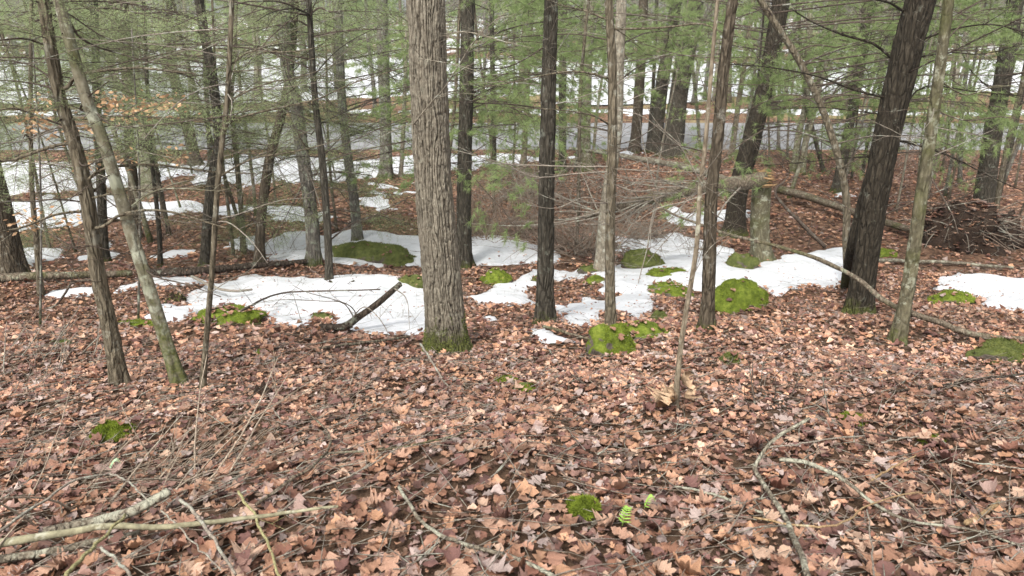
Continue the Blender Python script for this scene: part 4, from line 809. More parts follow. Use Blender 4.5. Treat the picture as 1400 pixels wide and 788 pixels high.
# --- snag and fallen logs
def thing_log(name, label, cat, pts, rad, mt, sides=14, endm=None, tw_=0, twL=.4, twm=None, n=30, rough=.1, group=None, part='trunk'):
    pts = np.array(pts); b0 = pts[0].copy(); path = spline(pts, n); path[1:-1] += np.stack([fbm(np.arange(n) * .5, q_ * 7.3, s=len(label), o=2) for q_ in range(3)], 1)[1:-1] * [.005, .005, .003] * (1 if rad[0] < .03 else 1.6); mb = MB(); tube(mb, path, np.interp(np.linspace(0, 1, n), np.linspace(0, 1, len(rad)), rad), sides, rough, 6, 2)
    if tw_: twigs(mb, path, rad[0], tw_, twL, rec=1)
    me = mb.mesh(name, [mt], b0); o = link(name, me, None, tuple(b0)); o['label'] = label; o['category'] = cat
    if group: o['group'] = group
    return o
sb = G(1041, 360); Ys = sb[1]; k = pxm(sb)
sn = empty('broken_snag', sb, 'broken standing snag with a mossy foot and splintered orange top', 'dead tree')
mb = MB(); pth = spline([sb - [0, 0, .15], sb, P(1039, 300, Ys), P(1042, 244, Ys)], 30); rr = np.linspace(13.5, 11.5, 30) * k; tube(mb, pth, rr, 26, .12, 4, 1, trunk_disp(pth, rr, 26, 0, 2)); link('trunk', mb.mesh('trunk', [M['olive']], sb), sn)
mb = MB()
for j in range(26):
    a = rnd.uniform(0, 6.28); q = pth[-1] + np.array([math.cos(a), math.sin(a), 0]) * 9.5 * k * rnd.random() ** .5; l = rnd.uniform(.04, .16); tube(mb, np.array([q - [0, 0, .05], q + [rnd.gauss(-.01, .01), rnd.gauss(0, .01), l * .6], q + [rnd.gauss(-.02, .02), rnd.gauss(0, .02), l]]), [.016, .011, .002], 4)
link('splinter', mb.mesh('splinters', [M['wood_break']], sb), sn)
Yl = Ys - .25
lg = [P(1046, 246, Yl + .1), P(1000, 252, Yl), P(950, 258, Yl), P(905, 268, Yl - .05), P(860, 280, Yl), P(800, 296, Yl + .2)]
root = empty('fallen_tree', lg[0], 'grey fallen trunk snapped from the snag and hanging across the brush', 'fallen tree'); mb = MB(); pth = spline(lg, 34); tube(mb, pth, np.linspace(10.5, 4.5, 34) * k, 16, .22, 5, 3); link('trunk', mb.mesh('trunk', [M['logb']], lg[0]), root)
mb = MB()
for j in range(34):
    a = rnd.uniform(0, 6.28); q = pth[0] + np.array([0, math.cos(a), math.sin(a)]) * 10 * k * rnd.random() ** .5; l = rnd.uniform(.03, .17); tube(mb, np.array([q + [-.06, 0, 0], q + [l * .6, rnd.gauss(0, .012), rnd.gauss(0, .012)], q + [l, rnd.gauss(0, .02), rnd.gauss(0, .02)]]), [.018, .012, .002], 4)
link('splinter', mb.mesh('splinters', [M['wood_break']], lg[0]), root)
for j in range(36):
    f = rnd.randrange(4, 33); q = pth[f]; d = np.array([rnd.uniform(-1.2, -.2), rnd.gauss(-.3, .5), rnd.uniform(-.7, .5)]); p = wander(q, d, rnd.uniform(.6, 2.4), 9, .4, rnd.uniform(-.5, .6)); mb = MB(); r9 = rnd.uniform(.007, .017); tube(mb, p, np.linspace(r9, .003, 9), 5); twigs(mb, p, .012, 6, .45); link('branch', mb.mesh('branch', [M['twig']], lg[0]), root)
Y3 = 14.5
thing_log('fallen_tree', 'thinner pale fallen trunk lying along behind the brush near the road trees', 'fallen tree', [P(778, 203, Y3), P(830, 210, Y3), (P(870, 217, Y3)), P(930, 227, Y3 - .2), P(975, 240, Y3 - .5), P(1010, 252, Y3 - .6)], np.array([2, 3, 3.6, 4.2, 4.6, 4.8]) * pxm(P(870, 217, Y3)), M['lichen'], tw_=1.5, twL=1.0)
def GP(px, py, dz): p = G(px, py); return p + [0, 0, dz]
def ground_stick(name, label, pts, rpx, mt, cat='branch', h=None, tw_=0, twL=.2, r1=.6, sides=8, n=24, rough=.14, group=None):
    """a stick lying on the litter through ground points, h: height of each point above the ground"""
    h = h or [.03] * len(pts)
    # a point raised by h shows higher in the picture, so the ground point is found with the height folded in
    P3 = []
    for (px, py), hh in zip(pts, h):
        d = ray(px, py); p = CAM[None] + d[None] * _tt[:, None]; bl = p[:, 2] < terrain(p[:, 0], p[:, 1]) + hh; P3.append(p[int(np.argmax(bl))])
    P3 = np.array(P3); r0 = rpx * np.mean([pxm(p) for p in P3]); ks = np.linspace(r0, r0 * r1, 4)
    return thing_log(name, label, cat, P3, ks, mt, sides, tw_=tw_, twL=twL, n=n, rough=rough, group=group)
ground_stick('fallen_log', 'long thin mossy-brown log lying across the floor from the far left edge', [(-60, 388), (0, 381), (60, 377), (130, 376), (180, 374)], 7, M['logb'], 'log', [.08] * 5, sides=14, rough=.12)
ground_stick('fallen_log', 'dark rotten log lying left of the bent brown trunk behind the snow', [(205, 373), (260, 371), (320, 366), (380, 361), (425, 357)], 5.5, M['logd'], 'log', [.07] * 5, sides=12, rough=.2)
ground_stick('fallen_log', 'dark fallen log in the right middle ground running behind the thick black trunk', [(1062, 258), (1110, 271), (1160, 288), (1210, 304), (1260, 318), (1310, 326)], 6, M['logb'], 'log', [.35, .28, .22, .18, .15, .15], tw_=.6, twL=.8, sides=14)
ground_stick('fallen_branch', 'long straight grey pole on the leaves beyond the thick black trunk', [(1195, 356), (1240, 357), (1300, 359), (1340, 363), (1385, 366)], 3, M['lichen'], 'branch', [.06] * 5)
Yb = G(1400, 470)[1]
pts = [P(885, 252, Yb + 2.2), P(905, 285, Yb + 2.1), P(960, 308, Yb + 1.9), P(1000, 322, Yb + 1.7), P(1060, 336, Yb + 1.4), P(1120, 355, Yb + 1.1), P(1170, 380, Yb + .8), P(1215, 415, Yb + .5), P(1270, 436, Yb + .35), P(1335, 458, Yb + .15), P(1400, 471, Yb + .02), P(1460, 484, Yb - .05)]
for q_ in pts[-3:]: q_[2] = max(q_[2], tz(q_[0], q_[1]) + .03)
thing_log('fallen_branch', 'long lichen-grey fallen branch slanting from the broken snag down to the right edge', 'branch', pts, np.array([1.4, 2.2, 2.8, 3.4, 4, 4.4, 4.8]) * pxm(P(1200, 400, Yb)), M['logb'], 10, tw_=2.0, twL=.45, n=60, rough=.2)
for (a_, lab) in (([(1128, 338), (1090, 300), (1060, 265), (1075, 245)], 'bare grey side branch rising by the snag'), ([(1010, 470), (960, 440), (1030, 385), (1075, 330)], 'x')):
    if lab == 'x': continue
    thing_log('fallen_branch', 'thin forked bare branch rising from the long slanting branch towards the snag', 'branch', [P(x, y, Yb + 1.2) for x, y in a_], np.array([3, 2, 1.2]) * pxm(P(1100, 300, Yb + 1.2)), M['twigd'], 6, tw_=6, twL=.5)
yy0 = G(442, 453)[1]
br = empty('fallen_branch', G(442, 453), 'thick dark broken branch propped up out of the snow left of the oak', 'branch'); bb = np.array(br.location)
mb = MB(); p = spline([G(438, 452) + [0, 0, .03], P(470, 447, yy0), P(490, 434, yy0 + .1), P(520, 412, yy0 + .2), P(548, 388, yy0 + .3)], 24); tube(mb, p, np.interp(np.linspace(0, 1, 24), [0, .3, 1], [4, 5, 3.6]) * pxm(bb), 12, .15, 9, 2); link('limb', mb.mesh('limb', [M['logd']], bb), br)
for pt in ([(490, 434), (478, 418), (450, 408), (420, 400), (400, 390)], [(486, 438), (470, 415), (440, 412), (380, 410), (340, 418)], [(476, 442), (500, 420), (530, 455), (528, 500)], [(540, 395), (556, 410), (560, 450)], [(470, 446), (440, 470), (420, 460), (400, 400)]):
    mb = MB(); q_ = spline([P(x, y, yy0 + .1 - .12 * i) for i, (x, y) in enumerate(pt)], 14); q_[:, 2] = np.maximum(q_[:, 2], terrain(q_[:, 0], q_[:, 1]) + .02); tube(mb, q_, np.linspace(.006, .002, 14), 5); twigs(mb, q_, .005, 7, .3); link('twig', mb.mesh('twig', [M['twig']], bb), br)
STK = [
 ('fallen_branch', 'smooth greenish-grey pole lying across the bottom left corner', [(-20, 745), (30, 738), (103, 725), (165, 719), (240, 720), (343, 708), (400, 700), (462, 693)], 8.5, 'moss', [.10] * 6 + [.07, .05], .3, 0, 0),
 ('fallen_branch', 'short thick lichen-crusted broken limb above the greenish pole', [(60, 728), (124, 714), (180, 700), (231, 672)], 10, 'lichen', [.06, .07, .09, .12], .9, 0, 0),
 ('split_stick', 'pale yellow-green split stick crossing over the bottom left pole', [(80, 800), (105, 770), (130, 745), (171, 704)], 4.2, 'green', [.17, .17, .17, .16], .7, 0, 0),
 ('fallen_branch', 'slender curved grey stick arching above the pole at the left', [(-10, 732), (48, 693), (103, 657), (148, 649)], 3, 'twig', [.1, .14, .16, .14], .7, 4, .2),
 ('fallen_branch', 'thin pale stick running down right from the arching grey stick', [(148, 648), (172, 657), (205, 688)], 2.2, 'twig', [.14, .13, .1], .7, 3, .15),
 ('fallen_branch', 'pale stick poking out below the bottom left pole', [(138, 748), (160, 768), (186, 795)], 3.2, 'pale', [.07, .06, .06], .9, 0, 0),
 ('fallen_branch', 'grey stick leaning down across the right end of the left pole', [(246, 683), (270, 706), (298, 745), (322, 785)], 3.6, 'twig', [.13, .13, .1, .08], .8, 2, .2),
 ('fallen_branch', 'thin straight whitish stick below the right end of the left pole', [(220, 698), (258, 736), (302, 780)], 1.8, 'pale', [.12, .1, .08], .8, 0, 0),
 ('fallen_branch', 'darker lumpy branch lying under the bottom left pole', [(-20, 768), (72, 753), (143, 738), (190, 728)], 8, 'lichen', [.04] * 4, .6, 0, 0),
 ('split_stick', 'yellow-green thin split stick at the bottom, left of centre', [(326, 672), (345, 700), (362, 735), (385, 792)], 2.8, 'green', [.10, .09, .08, .06], .9, 2, .15),
 ('fallen_branch', 'short dark stick at the left edge above the brush tangle', [(-10, 557), (20, 552), (60, 545)], 4, 'dark', [.03] * 3, .7, 0, 0),
 ('fallen_branch', 'slender brown twig lying flat in the middle foreground, gently curved up right', [(445, 620), (501, 617), (545, 612), (590, 604), (625, 595), (652, 581)], 2.2, 'brown', [.05] * 6, .6, 3, .15),
 ('fallen_branch', 'curved brown branch hooking upward below the dark little stump', [(350, 690), (401, 655), (436, 631), (451, 597), (419, 563)], 3, 'brown', [.06] * 5, .6, 3, .2),
 ('fallen_branch', 'pair of thin grey sticks reaching from the end of the left pole', [(380, 700), (430, 668), (480, 650), (545, 612)], 2.6, 'twig', [.06] * 4, .5, 6, .3),
 ('fallen_branch', 'crooked grey branch running off the bottom edge at the centre', [(545, 665), (560, 692), (576, 713), (605, 732), (631, 743), (700, 761), (760, 790)], 3.8, 'lichen', [.05] * 7, 1.0, 2.5, .15),
 ('fallen_branch', 'lichen-grey branch with a sharp bend in the bottom right, running off the bottom edge', [(1107, 572), (1064, 598), (1035, 629), (1035, 647), (1058, 684), (1078, 716), (1095, 760), (1110, 800)], 5.0, 'lichen', [.30, .22, .12, .08, .07, .07, .07, .07], 1.5, 2, .2),
 ('fallen_branch', 'thick dark-patched branch slanting down right in the bottom right', [(1066, 628), (1098, 632), (1145, 650), (1185, 682), (1243, 713), (1333, 726), (1420, 755)], 6.6, 'lichen', [.08, .1, .12, .1, .06, .05, .05], .3, 2, .25),
 ('fallen_branch', 'tan barkless stick curving up across the bottom right', [(1030, 708), (1087, 718), (1145, 718), (1179, 696), (1231, 676), (1262, 674)], 2.8, 'tanw', [.06, .08, .09, .10, .08, .06], .7, 1, .15),
 ('fallen_branch', 'thin dark straight twig between the two right-hand clumps of sticks', [(1269, 615), (1304, 658), (1339, 702), (1352, 735)], 2.6, 'twigd', [.12, .08, .05, .04], .8, 0, 0),
 ('fallen_branch', 'short stubby tan stick on the leaves near the right edge', [(1321, 716), (1345, 702), (1366, 686)], 6, 'tanw', [.04] * 3, .8, 0, 0),
 ('fallen_branch', 'pale thin stick arching right from the bent branch', [(1052, 612), (1085, 608), (1116, 603), (1150, 598), (1182, 596)], 2.2, 'twig', [.08] * 5, .7, 3, .2),
 ('fallen_branch', 'short pale stick on the leaves right of the arching thin one', [(1205, 605), (1230, 600), (1258, 597)], 2.4, 'twig', [.04] * 3, .7, 0, 0),
 ('fallen_branch', 'thin whitish stick touching the right edge of the picture', [(1280, 622), (1320, 630), (1360, 636), (1420, 643)], 2.2, 'pale', [.06] * 4, .7, 3, .25),
 ('fallen_branch', 'thin upright grey twig at the bottom edge, right of centre', [(1185, 697), (1190, 740), (1197, 800)], 2.2, 'twig', [.12, .1, .08], .9, 4, .12),
 ('fallen_branch', 'mottled grey stick running down right towards the bent branch', [(923, 665), (960, 672), (1000, 684), (1037, 699), (1060, 703)], 3.2, 'lichen', [.04] * 5, .9, 2, .15),
 ('fallen_branch', 'tan stick leaning up right above the thick dark-patched branch', [(1191, 657), (1220, 640), (1252, 622)], 3, 'tanw', [.06, .08, .1], .7, 0, 0),
 ('fallen_branch', 'dark half-buried branch in the leaves below the moss-mottled trunk', [(1218, 536), (1280, 528), (1350, 518), (1420, 508)], 3.6, 'dark', [.03] * 4, .8, 2, .15),
 ('fallen_branch', 'dark stick behind the pale crooked sapling foot, running down right', [(925, 572), (950, 585), (985, 598), (1010, 612)], 3.4, 'dark', [.02] * 4, .8, 0, 0),
 ('fallen_branch', 'dark branch lying long to the right of the pale sapling foot', [(965, 525), (1040, 540), (1110, 565), (1180, 590), (1240, 600)], 2.8, 'dark', [.03] * 5, .8, 2, .2),
 ('fallen_branch', 'dark stick lying from the foot of the black furrowed trunk towards the mossy rock', [(742, 446), (775, 455), (812, 466)], 4.0, 'brown', [.05] * 3, .7, 1, .2),
 ('fallen_branch', 'thin curved twig in the leaves in front of the mossy rock', [(750, 478), (765, 500), (785, 515), (812, 532)], 2.4, 'twigd', [.03] * 4, .7, 2, .2),
 ('fallen_branch', 'pale twig leaning against the oak foot on its left', [(574, 470), (588, 490), (602, 515), (612, 528)], 2.4, 'pale', [.12, .07, .04, .03], .6, 3, .2),
 ('fallen_branch', 'grey branch lying left of the oak foot on the leaves', [(430, 478), (470, 472), (520, 466), (560, 460)], 3.2, 'brown', [.04] * 4, .7, 4, .3),
 ('fallen_branch', 'grey stick behind the small green moss cushion', [(806, 722), (820, 706), (845, 692)], 4, 'lichen', [.02] * 3, .8, 0, 0),
 ('fallen_branch', 'dark long root-like branch left of the mossy patch in the left foreground', [(90, 600), (105, 585), (130, 578), (170, 590)], 3, 'dark', [.04] * 4, .8, 0, 0),
 ('fallen_branch', 'thin grey branch lying across the snow in front of the thin black stem', [(330, 425), (380, 402), (440, 398), (520, 396)], 2.0, 'twigd', [.16] * 4, .7, 4, .3),
 ('fallen_branch', 'grey stick by the snow right of the long log', [(262, 378), (290, 392), (320, 398), (345, 396)], 3, 'twig', [.12] * 4, .7, 3, .25),
 ('fallen_branch', 'thin stick standing up slanted at the bottom, right of the thick branch', [(1254, 700), (1243, 690), (1232, 686)], 2.6, 'twigd', [.05, .1, .14], .8, 0, 0),
]
for nme, lab, pts, r_, mt, h, r1, td, tl_ in STK:
    ground_stick(nme, lab, pts, r_ * (.72 if pts[0][0] < 700 else .55), M[{'moss': 'pole', 'brown': 'logb', 'dark': 'logd', 'pale': 'twig', 'lichen': 'lichen'}.get(mt, mt)], 'stick' if 'stick' in lab or 'twig' in lab else 'branch', h, td, tl_, r1, sides=12 if r_ > 5 else 7)

# --- brush tangles (fine dry stems)
def brush(name, label, px, py, wpx, hgt, n, mt, lean=(0, 0), spread=.5, r=.0022, kind=None, rec=1, cat='brush', Lr=(.5, 1.1)):
    b0 = G(px, py); k = pxm(b0); mb = MB()
    for j in range(n):
        x = b0[0] + rnd.gauss(0, wpx * k * .28); y = b0[1] + rnd.gauss(0, wpx * k * .22); z = tz(x, y)
        d = np.array([rnd.gauss(lean[0], spread), rnd.gauss(lean[1], spread), 1.0]); p = wander((x, y, z - .03), d, hgt * rnd.uniform(*Lr), 8, .28, rnd.uniform(-1.0, .1))
        p[:, 2] = np.maximum(p[:, 2], z + .0); rv = r * rnd.choice((.5, .7, .9, 1.2, 1.9)); tube(mb, p, np.linspace(rv, rv * .35, 8), 3 if rv < .005 else 5)
        if rec: twigs(mb, p, r, 5, hgt * .28, rec=rec - 1)
    o = link(name, mb.mesh(name, [mt], b0), None, tuple(b0)); o['label'] = label; o['category'] = cat
    if cat == 'brush': o['kind'] = 'stuff'
    return o
brush('brush_tangle', 'tangle of dry thin stems at the left foreground behind the greenish pole', 130, 690, 300, .42, 85, M['stem'], (.9, .6), 1.6, .003, Lr=(.5, 1.7), rec=1)
brush('brush_tangle', 'spray of fine dry stems leaning right in the left foreground', 250, 655, 190, .38, 75, M['stem'], (1.2, .8), 1.2, .0026, Lr=(.5, 1.7), rec=1)
brush('brush_tangle', 'low patch of fine grey stems on the leaves right of the dark little stump', 420, 560, 190, .22, 50, M['stem'], (1.2, .4), 1.4, .0022, rec=1, Lr=(.6, 2.0))
brush('brush_tangle', 'sparse dry stems at the far left between the slim trees', 60, 500, 200, .45, 60, M['twig'], (.8, .1), .8, .003)
brush('brush_tangle', 'sparse dry stems among the sticks in the bottom right', 1150, 690, 300, .3, 45, M['stem'], (-1.4, .2), 1.4, .003)
brush('brush_tangle', 'low dark twigs around the dark root-like branch at the right', 1060, 560, 200, .3, 60, M['twigd'], (-1.0, .1), 1.0, .003)
brush('bare_shrub', 'dense brown thicket of bare stems between the oak and the black furrowed trunk', 690, 322, 110, 1.7, 150, M['twigr'], (.1, 0), .9, .0075, cat='shrub')
brush('bare_shrub', 'bare brown thicket just right of the black furrowed trunk', 790, 345, 90, 1.4, 120, M['twigr'], (0, 0), .9, .007, cat='shrub')
brush('bare_shrub', 'tangle of bare stems under the hanging fallen trunk', 880, 330, 110, 1.2, 90, M['twig'], (-.4, 0), 1.2, .0065, cat='shrub')
brush('bare_shrub', 'brown bare brush behind the hanging fallen trunk', 850, 285, 120, 1.2, 80, M['twigr'], (0, 0), 1.1, .007, cat='shrub')
brush('bare_shrub', 'thicket of bare brown stems by the road behind the oak', 720, 272, 120, 1.5, 120, M['twig'], (0, 0), .9, .008, cat='shrub')
brush('bare_shrub', 'bare twiggy shrub left of the large leaning trunk', 955, 345, 80, .9, 50, M['twig'], (-.3, 0), .7, .003, cat='shrub')
brush('bare_shrub', 'small bare shrub right of the broken snag', 1080, 330, 90, .8, 50, M['twigd'], (.1, 0), .7, .003, cat='shrub')
brush('bare_shrub', 'bare grey shrub around the left log', 90, 345, 150, .9, 60, M['twig'], (0, 0), .7, .0034, cat='shrub')
brush('bare_shrub', 'bare brown shrub behind the long log at the left', 240, 330, 150, 1.0, 60, M['twigr'], (0, 0), .7, .004, cat='shrub')
brush('bare_shrub', 'bare brush in front of the curved reddish trunk', 375, 350, 110, .9, 50, M['twig'], (0, 0), .7, .0034, cat='shrub')
brush('bare_shrub', 'bare shrub at the far right behind the moss-mottled trunk', 1290, 300, 100, 1.2, 50, M['twigd'], (-.2, 0), .6, .004, cat='shrub')
brush('bare_shrub', 'bare shrub by the road at the far right', 1250, 235, 160, 1.5, 60, M['twigr'], (0, 0), .6, .006, cat='shrub')
brush('bare_shrub', 'bare shrub beside the mound of torn roots, at the right edge', 1395, 330, 80, .8, 30, M['twigr'], (-.2, 0), .7, .003, cat='shrub')
brush('bare_shrub', 'thin tall brush at the road edge left of the thick black trunk', 1110, 232, 130, 2.0, 60, M['twigd'], (0, 0), .5, .007, cat='shrub')
brush('bare_shrub', 'thin tall brush at the road edge behind the moss-mottled trunk', 1285, 226, 150, 2.0, 60, M['twigr'], (0, 0), .5, .007, cat='shrub')
brush('bare_shrub', 'tangle of thin stems right of the leaning roadside trunks', 980, 222, 110, 1.9, 60, M['twig'], (0, 0), .5, .007, cat='shrub')
brush('bare_shrub', 'thin brush beside the road at the far left', 110, 262, 260, 1.7, 80, M['twigr'], (0, 0), .6, .006, cat='shrub')
brush('bare_shrub', 'thin brush near the road left of the big oak', 440, 262, 160, 1.5, 70, M['twig'], (0, 0), .6, .006, cat='shrub')
brush('bare_shrub', 'low pinkish-brown brush at the back edge of the snow right of the oak', 665, 330, 70, 1.0, 60, M['twigr'], (.2, 0), .9, .006, cat='shrub')
brush('bare_shrub', 'fine pale brush around the greenish grey trunk', 815, 352, 80, 1.1, 60, M['twig'], (-.2, 0), 1.0, .005, cat='shrub')
brush('bare_shrub', 'spindly bare shrub behind the propped dark branch in the snow', 540, 440, 70, .45, 22, M['twig'], (0, 0), .7, .0018, cat='shrub')
brush('bare_shrub', 'spindly stems in the snow around the thin black stem', 400, 420, 120, .6, 14, M['twigd'], (0, 0), .6, .0018, cat='shrub')

# --- rocks and moss
def blob(w_, d_, h_, seed, nu=56, nv=24, rough=.26):
    u = np.arange(nu) * 2 * math.pi / nu; v = np.linspace(-.35, math.pi / 2, nv); U, V = np.meshgrid(u, v)
    x, y, z = np.cos(U) * np.cos(V), np.sin(U) * np.cos(V), np.sin(V)
    x = np.sign(x) * np.abs(x) ** .9; n_ = 1 + rough * fbm(x * 1.6 + seed, y * 1.6, z * 1.6, s=seed, o=2) + .06 * fbm(x * 5, y * 5, z * 5, s=seed + 3, o=3)
    p = np.stack([x * n_ * w_ / 2, y * n_ * d_ / 2, z * n_ * h_], -1); i = np.arange(nv - 1)[:, None] * nu; j = np.arange(nu)[None]; j2 = (j + 1) % nu
    return p.reshape(-1, 3), np.stack([i + j, i + j2, i + nu + j2, i + nu + j], -1).reshape(-1, 4)
def tufts(P_, n, seed, nzmin, L, mt, wv, thr=-1):
    r_ = np.random.default_rng(seed); V, Q = P_; a, b_, c = V[Q[:, 0]], V[Q[:, 1]], V[Q[:, 3]]; N = np.cross(b_ - a, c - a); A = np.linalg.norm(N, axis=1); N /= A[:, None] + 1e-12
    i = r_.choice(len(Q), n, p=A / A.sum()); f, g = r_.uniform(0, 1, (2, n)); p = a[i] + (b_ - a)[i] * f[:, None] + (c - a)[i] * g[:, None]; N = N[i]
    k = (N[:, 2] > nzmin) & (fbm(p[:, 0] * 5, p[:, 1] * 5, s=seed) > min(thr, .1)); k[:30] = True; p, N = p[k], N[k]; n = len(p); T_ = r_.standard_normal((n, 3)); s = np.cross(N, T_); s /= np.linalg.norm(s, axis=1)[:, None] + 1e-9
    l = r_.uniform(.5, 1.1, n)[:, None] * L; V2 = np.stack([p - s * wv - N * .003, p + s * wv - N * .003, p + N * l + T_ * L * .35], 1).reshape(-1, 3)
    return mesh('moss', V2, None, np.arange(len(V2)).reshape(-1, 3), [mt], False)
ROCKS = [  # label, centre px, base py, width px, height px, depth ratio, material, tuft count, name
 ('bright green mossy dome rock in front of the leafy mound, right of centre', 838, 489, 64, 42, .9, 'rock_bright', 6500, 'mossy_rock', 0),
 ('low leafy mound with a green moss rim behind the bright mossy dome', 882, 463, 92, 26, .8, 'rock_part', 2500, 'mossy_mound', .2),
 ('big rounded mossy boulder on the snow right of the dark brown trunk', 1017, 424, 80, 38, .8, 'rock_bright', 6500, 'mossy_rock', -.4),
 ('mossy boulder half ringed by snow, behind the others in the middle', 882, 374, 64, 27, .8, 'rock_olive', 2600, 'mossy_rock', -.3),
 ('low bright green moss hump on the snow in front of the ringed boulder', 914, 385, 56, 14, .7, 'rock_bright', 2400, 'mossy_rock', -.6),
 ('mossy boulder on the snow beside the foot of the broken snag', 1018, 373, 44, 24, .8, 'rock_olive', 1800, 'mossy_rock', -.2),
 ('small dark mossy stone above the leafy mound', 903, 438, 22, 14, .9, 'rock_olive', 800, 'mossy_rock', -.5),
 ('low leafy hump with olive moss on top at the snow edge', 918, 409, 66, 18, .8, 'rock_part', 1200, 'mossy_mound', .1),
 ('wide flat olive-green boulder on the back snow left of the oak', 503, 362, 128, 34, .55, 'rock_olive', 5200, 'mossy_boulder', -.4),
 ('small bright moss hump just right of the oak by the snow', 677, 390, 42, 17, .9, 'rock_bright', 1800, 'mossy_rock', -.6),
 ('moss-fringed leafy mound at the near edge of the left snow', 306, 443, 98, 22, .6, 'rock_bright', 4200, 'mossy_mound', -.1),
 ('small olive stone poking from the left snow', 437, 439, 34, 10, .8, 'rock_olive', 800, 'mossy_rock', -.5),
 ('small round moss cushion alone on the leaves near the bottom', 798, 716, 42, 30, .95, 'rock_bright', 7500, 'moss_cushion', -.9),
 ('flat yellow-green moss patch in the left foreground', 146, 606, 52, 20, .8, 'rock_bright', 5200, 'moss_patch', -.2),
 ('tiny bright moss hump near the dark little stump', 358, 487, 24, 9, .8, 'rock_bright', 1400, 'moss_patch', -.6),
 ('flat moss strip on the leaves right of the oak foot', 722, 536, 40, 9, .7, 'rock_bright', 2600, 'moss_patch', -.3),
 ('second flat moss strip on the leaves nearer the oak foot', 690, 527, 38, 7, .6, 'rock_bright', 1500, 'moss_patch', .0),
 ('small bright moss tuft in the right foreground', 1168, 583, 34, 12, .7, 'rock_bright', 2600, 'moss_patch', -.4),
 ('low bright mossy stone at the edge of the right snow', 1316, 418, 66, 14, .7, 'rock_bright', 2000, 'mossy_rock', -.3),
 ('dull olive mossy stone under the fallen branch at the right edge', 1385, 497, 92, 24, .6, 'rock_olive', 3600, 'mossy_rock', -.2),
 ('flat moss patch left of the moss-fringed mound', 182, 449, 62, 11, .5, 'rock_bright', 1700, 'moss_patch', .0),
 ('faint moss patch on the leaves right of the pale sapling', 1003, 499, 32, 14, .8, 'rock_olive', 1400, 'moss_patch', -.1),
 ('dark low mossy rock beside the oak at the back of the snow', 562, 396, 46, 15, .8, 'rock_olive', 900, 'mossy_rock', -.2),
 ('low mossy stone at the foot of the greenish grey trunk', 812, 376, 42, 14, .8, 'rock_olive', 900, 'mossy_rock', -.2),
 ('small mossy hump in front of the thick black trunk by the snow', 1215, 352, 34, 10, .8, 'rock_bright', 800, 'moss_patch', -.3),
 ('thin moss patch on the far left leaf floor', 73, 474, 34, 8, .7, 'rock_olive', 900, 'moss_patch', -.2),
 ('bright moss patch near the right edge among the sticks', 1278, 608, 30, 10, .7, 'rock_bright', 1500, 'moss_patch', -.2),
 ('mossy low rock between leafy snow islands behind the black trunk', 815, 388, 30, 9, .8, 'rock_bright', 700, 'mossy_rock', -.4),
 ('dark mossy stone at the left end of the leafy island in the snow', 738, 388, 26, 9, .8, 'rock_olive', 500, 'mossy_rock', -.4),
]
for i, (lab, px, py, w_, h_, dr, mt, nt_, nme, thr) in enumerate(ROCKS):
    g = G(px, py); k = pxm(g); W = w_ * k; D = W * dr; c = g + np.array([0, D * .45, 0]); c[2] = tz(c[0], c[1]); slope = g[2] - c[2]
    dep = math.asin(min(1, (CAM[2] - g[2]) / np.linalg.norm(g - CAM))); H = max(.03, h_ * k / math.cos(dep) - D * .35 * math.tan(dep)) * 1.0
    H = max(H * (1.2 if nme == 'mossy_rock' else 1.0), W * (.33 if nme == 'mossy_rock' and h_ / w_ > .45 else .14)) 
    root = empty(nme, c, lab, 'moss' if 'patch' in nme or 'cushion' in nme else 'rock'); pv = blob(W, D, H, 11 + i); sm = 'patch' in nme
    link('cushion' if sm else 'stone', mesh('stone', pv[0], pv[1], None, [M[mt]]), root)
    link('moss', tufts(pv, int(nt_ * 1.6), 50 + i, .12 if mt == 'rock_bright' else .3, min(.022, .010 + W * .01), M['mosstuft'] if mt != 'rock_olive' else M['mosstuft2'], .0022 if py > 420 else .004, thr - .15), root, kind='stuff')
    nl = int(10 + W * 45) if 'mound' in nme else int(3 + W * 14); LV, LQ, LC, of_ = [], [], [], 0
    for j in range(nl if py < 700 else 0):
        V_, Q_ = leaf_template(6, True, .5, .2, 800 + j % 7); p_ = pv[0][rnd.randrange(56 * 6, len(pv[0]))]; a = rnd.uniform(0, 6.28); cz, sz = math.cos(a), math.sin(a); N_ = p_ / np.array([W, D, H]) / np.array([W, D, H]); N_ /= np.linalg.norm(N_)
        T1 = np.cross(N_, [cz, sz, .3]); T1 /= np.linalg.norm(T1); T2 = np.cross(N_, T1); s_ = rnd.uniform(.035, .085); LV.append(p_ + N_ * .014 + s_ * (V_[:, :1] * T1 + V_[:, 1:2] * T2 + V_[:, 2:] * N_)); LQ.append(Q_ + of_); LC.append(np.repeat(np.array(LEAFC[rnd.randrange(len(LEAFC))])[None], len(V_), 0)); of_ += len(V_)
    if LV: link('caught_leaves', mesh('caught_leaves', np.vstack(LV), np.vstack(LQ), None, [M['leaf']], col=np.vstack(LC)), root, kind='stuff')


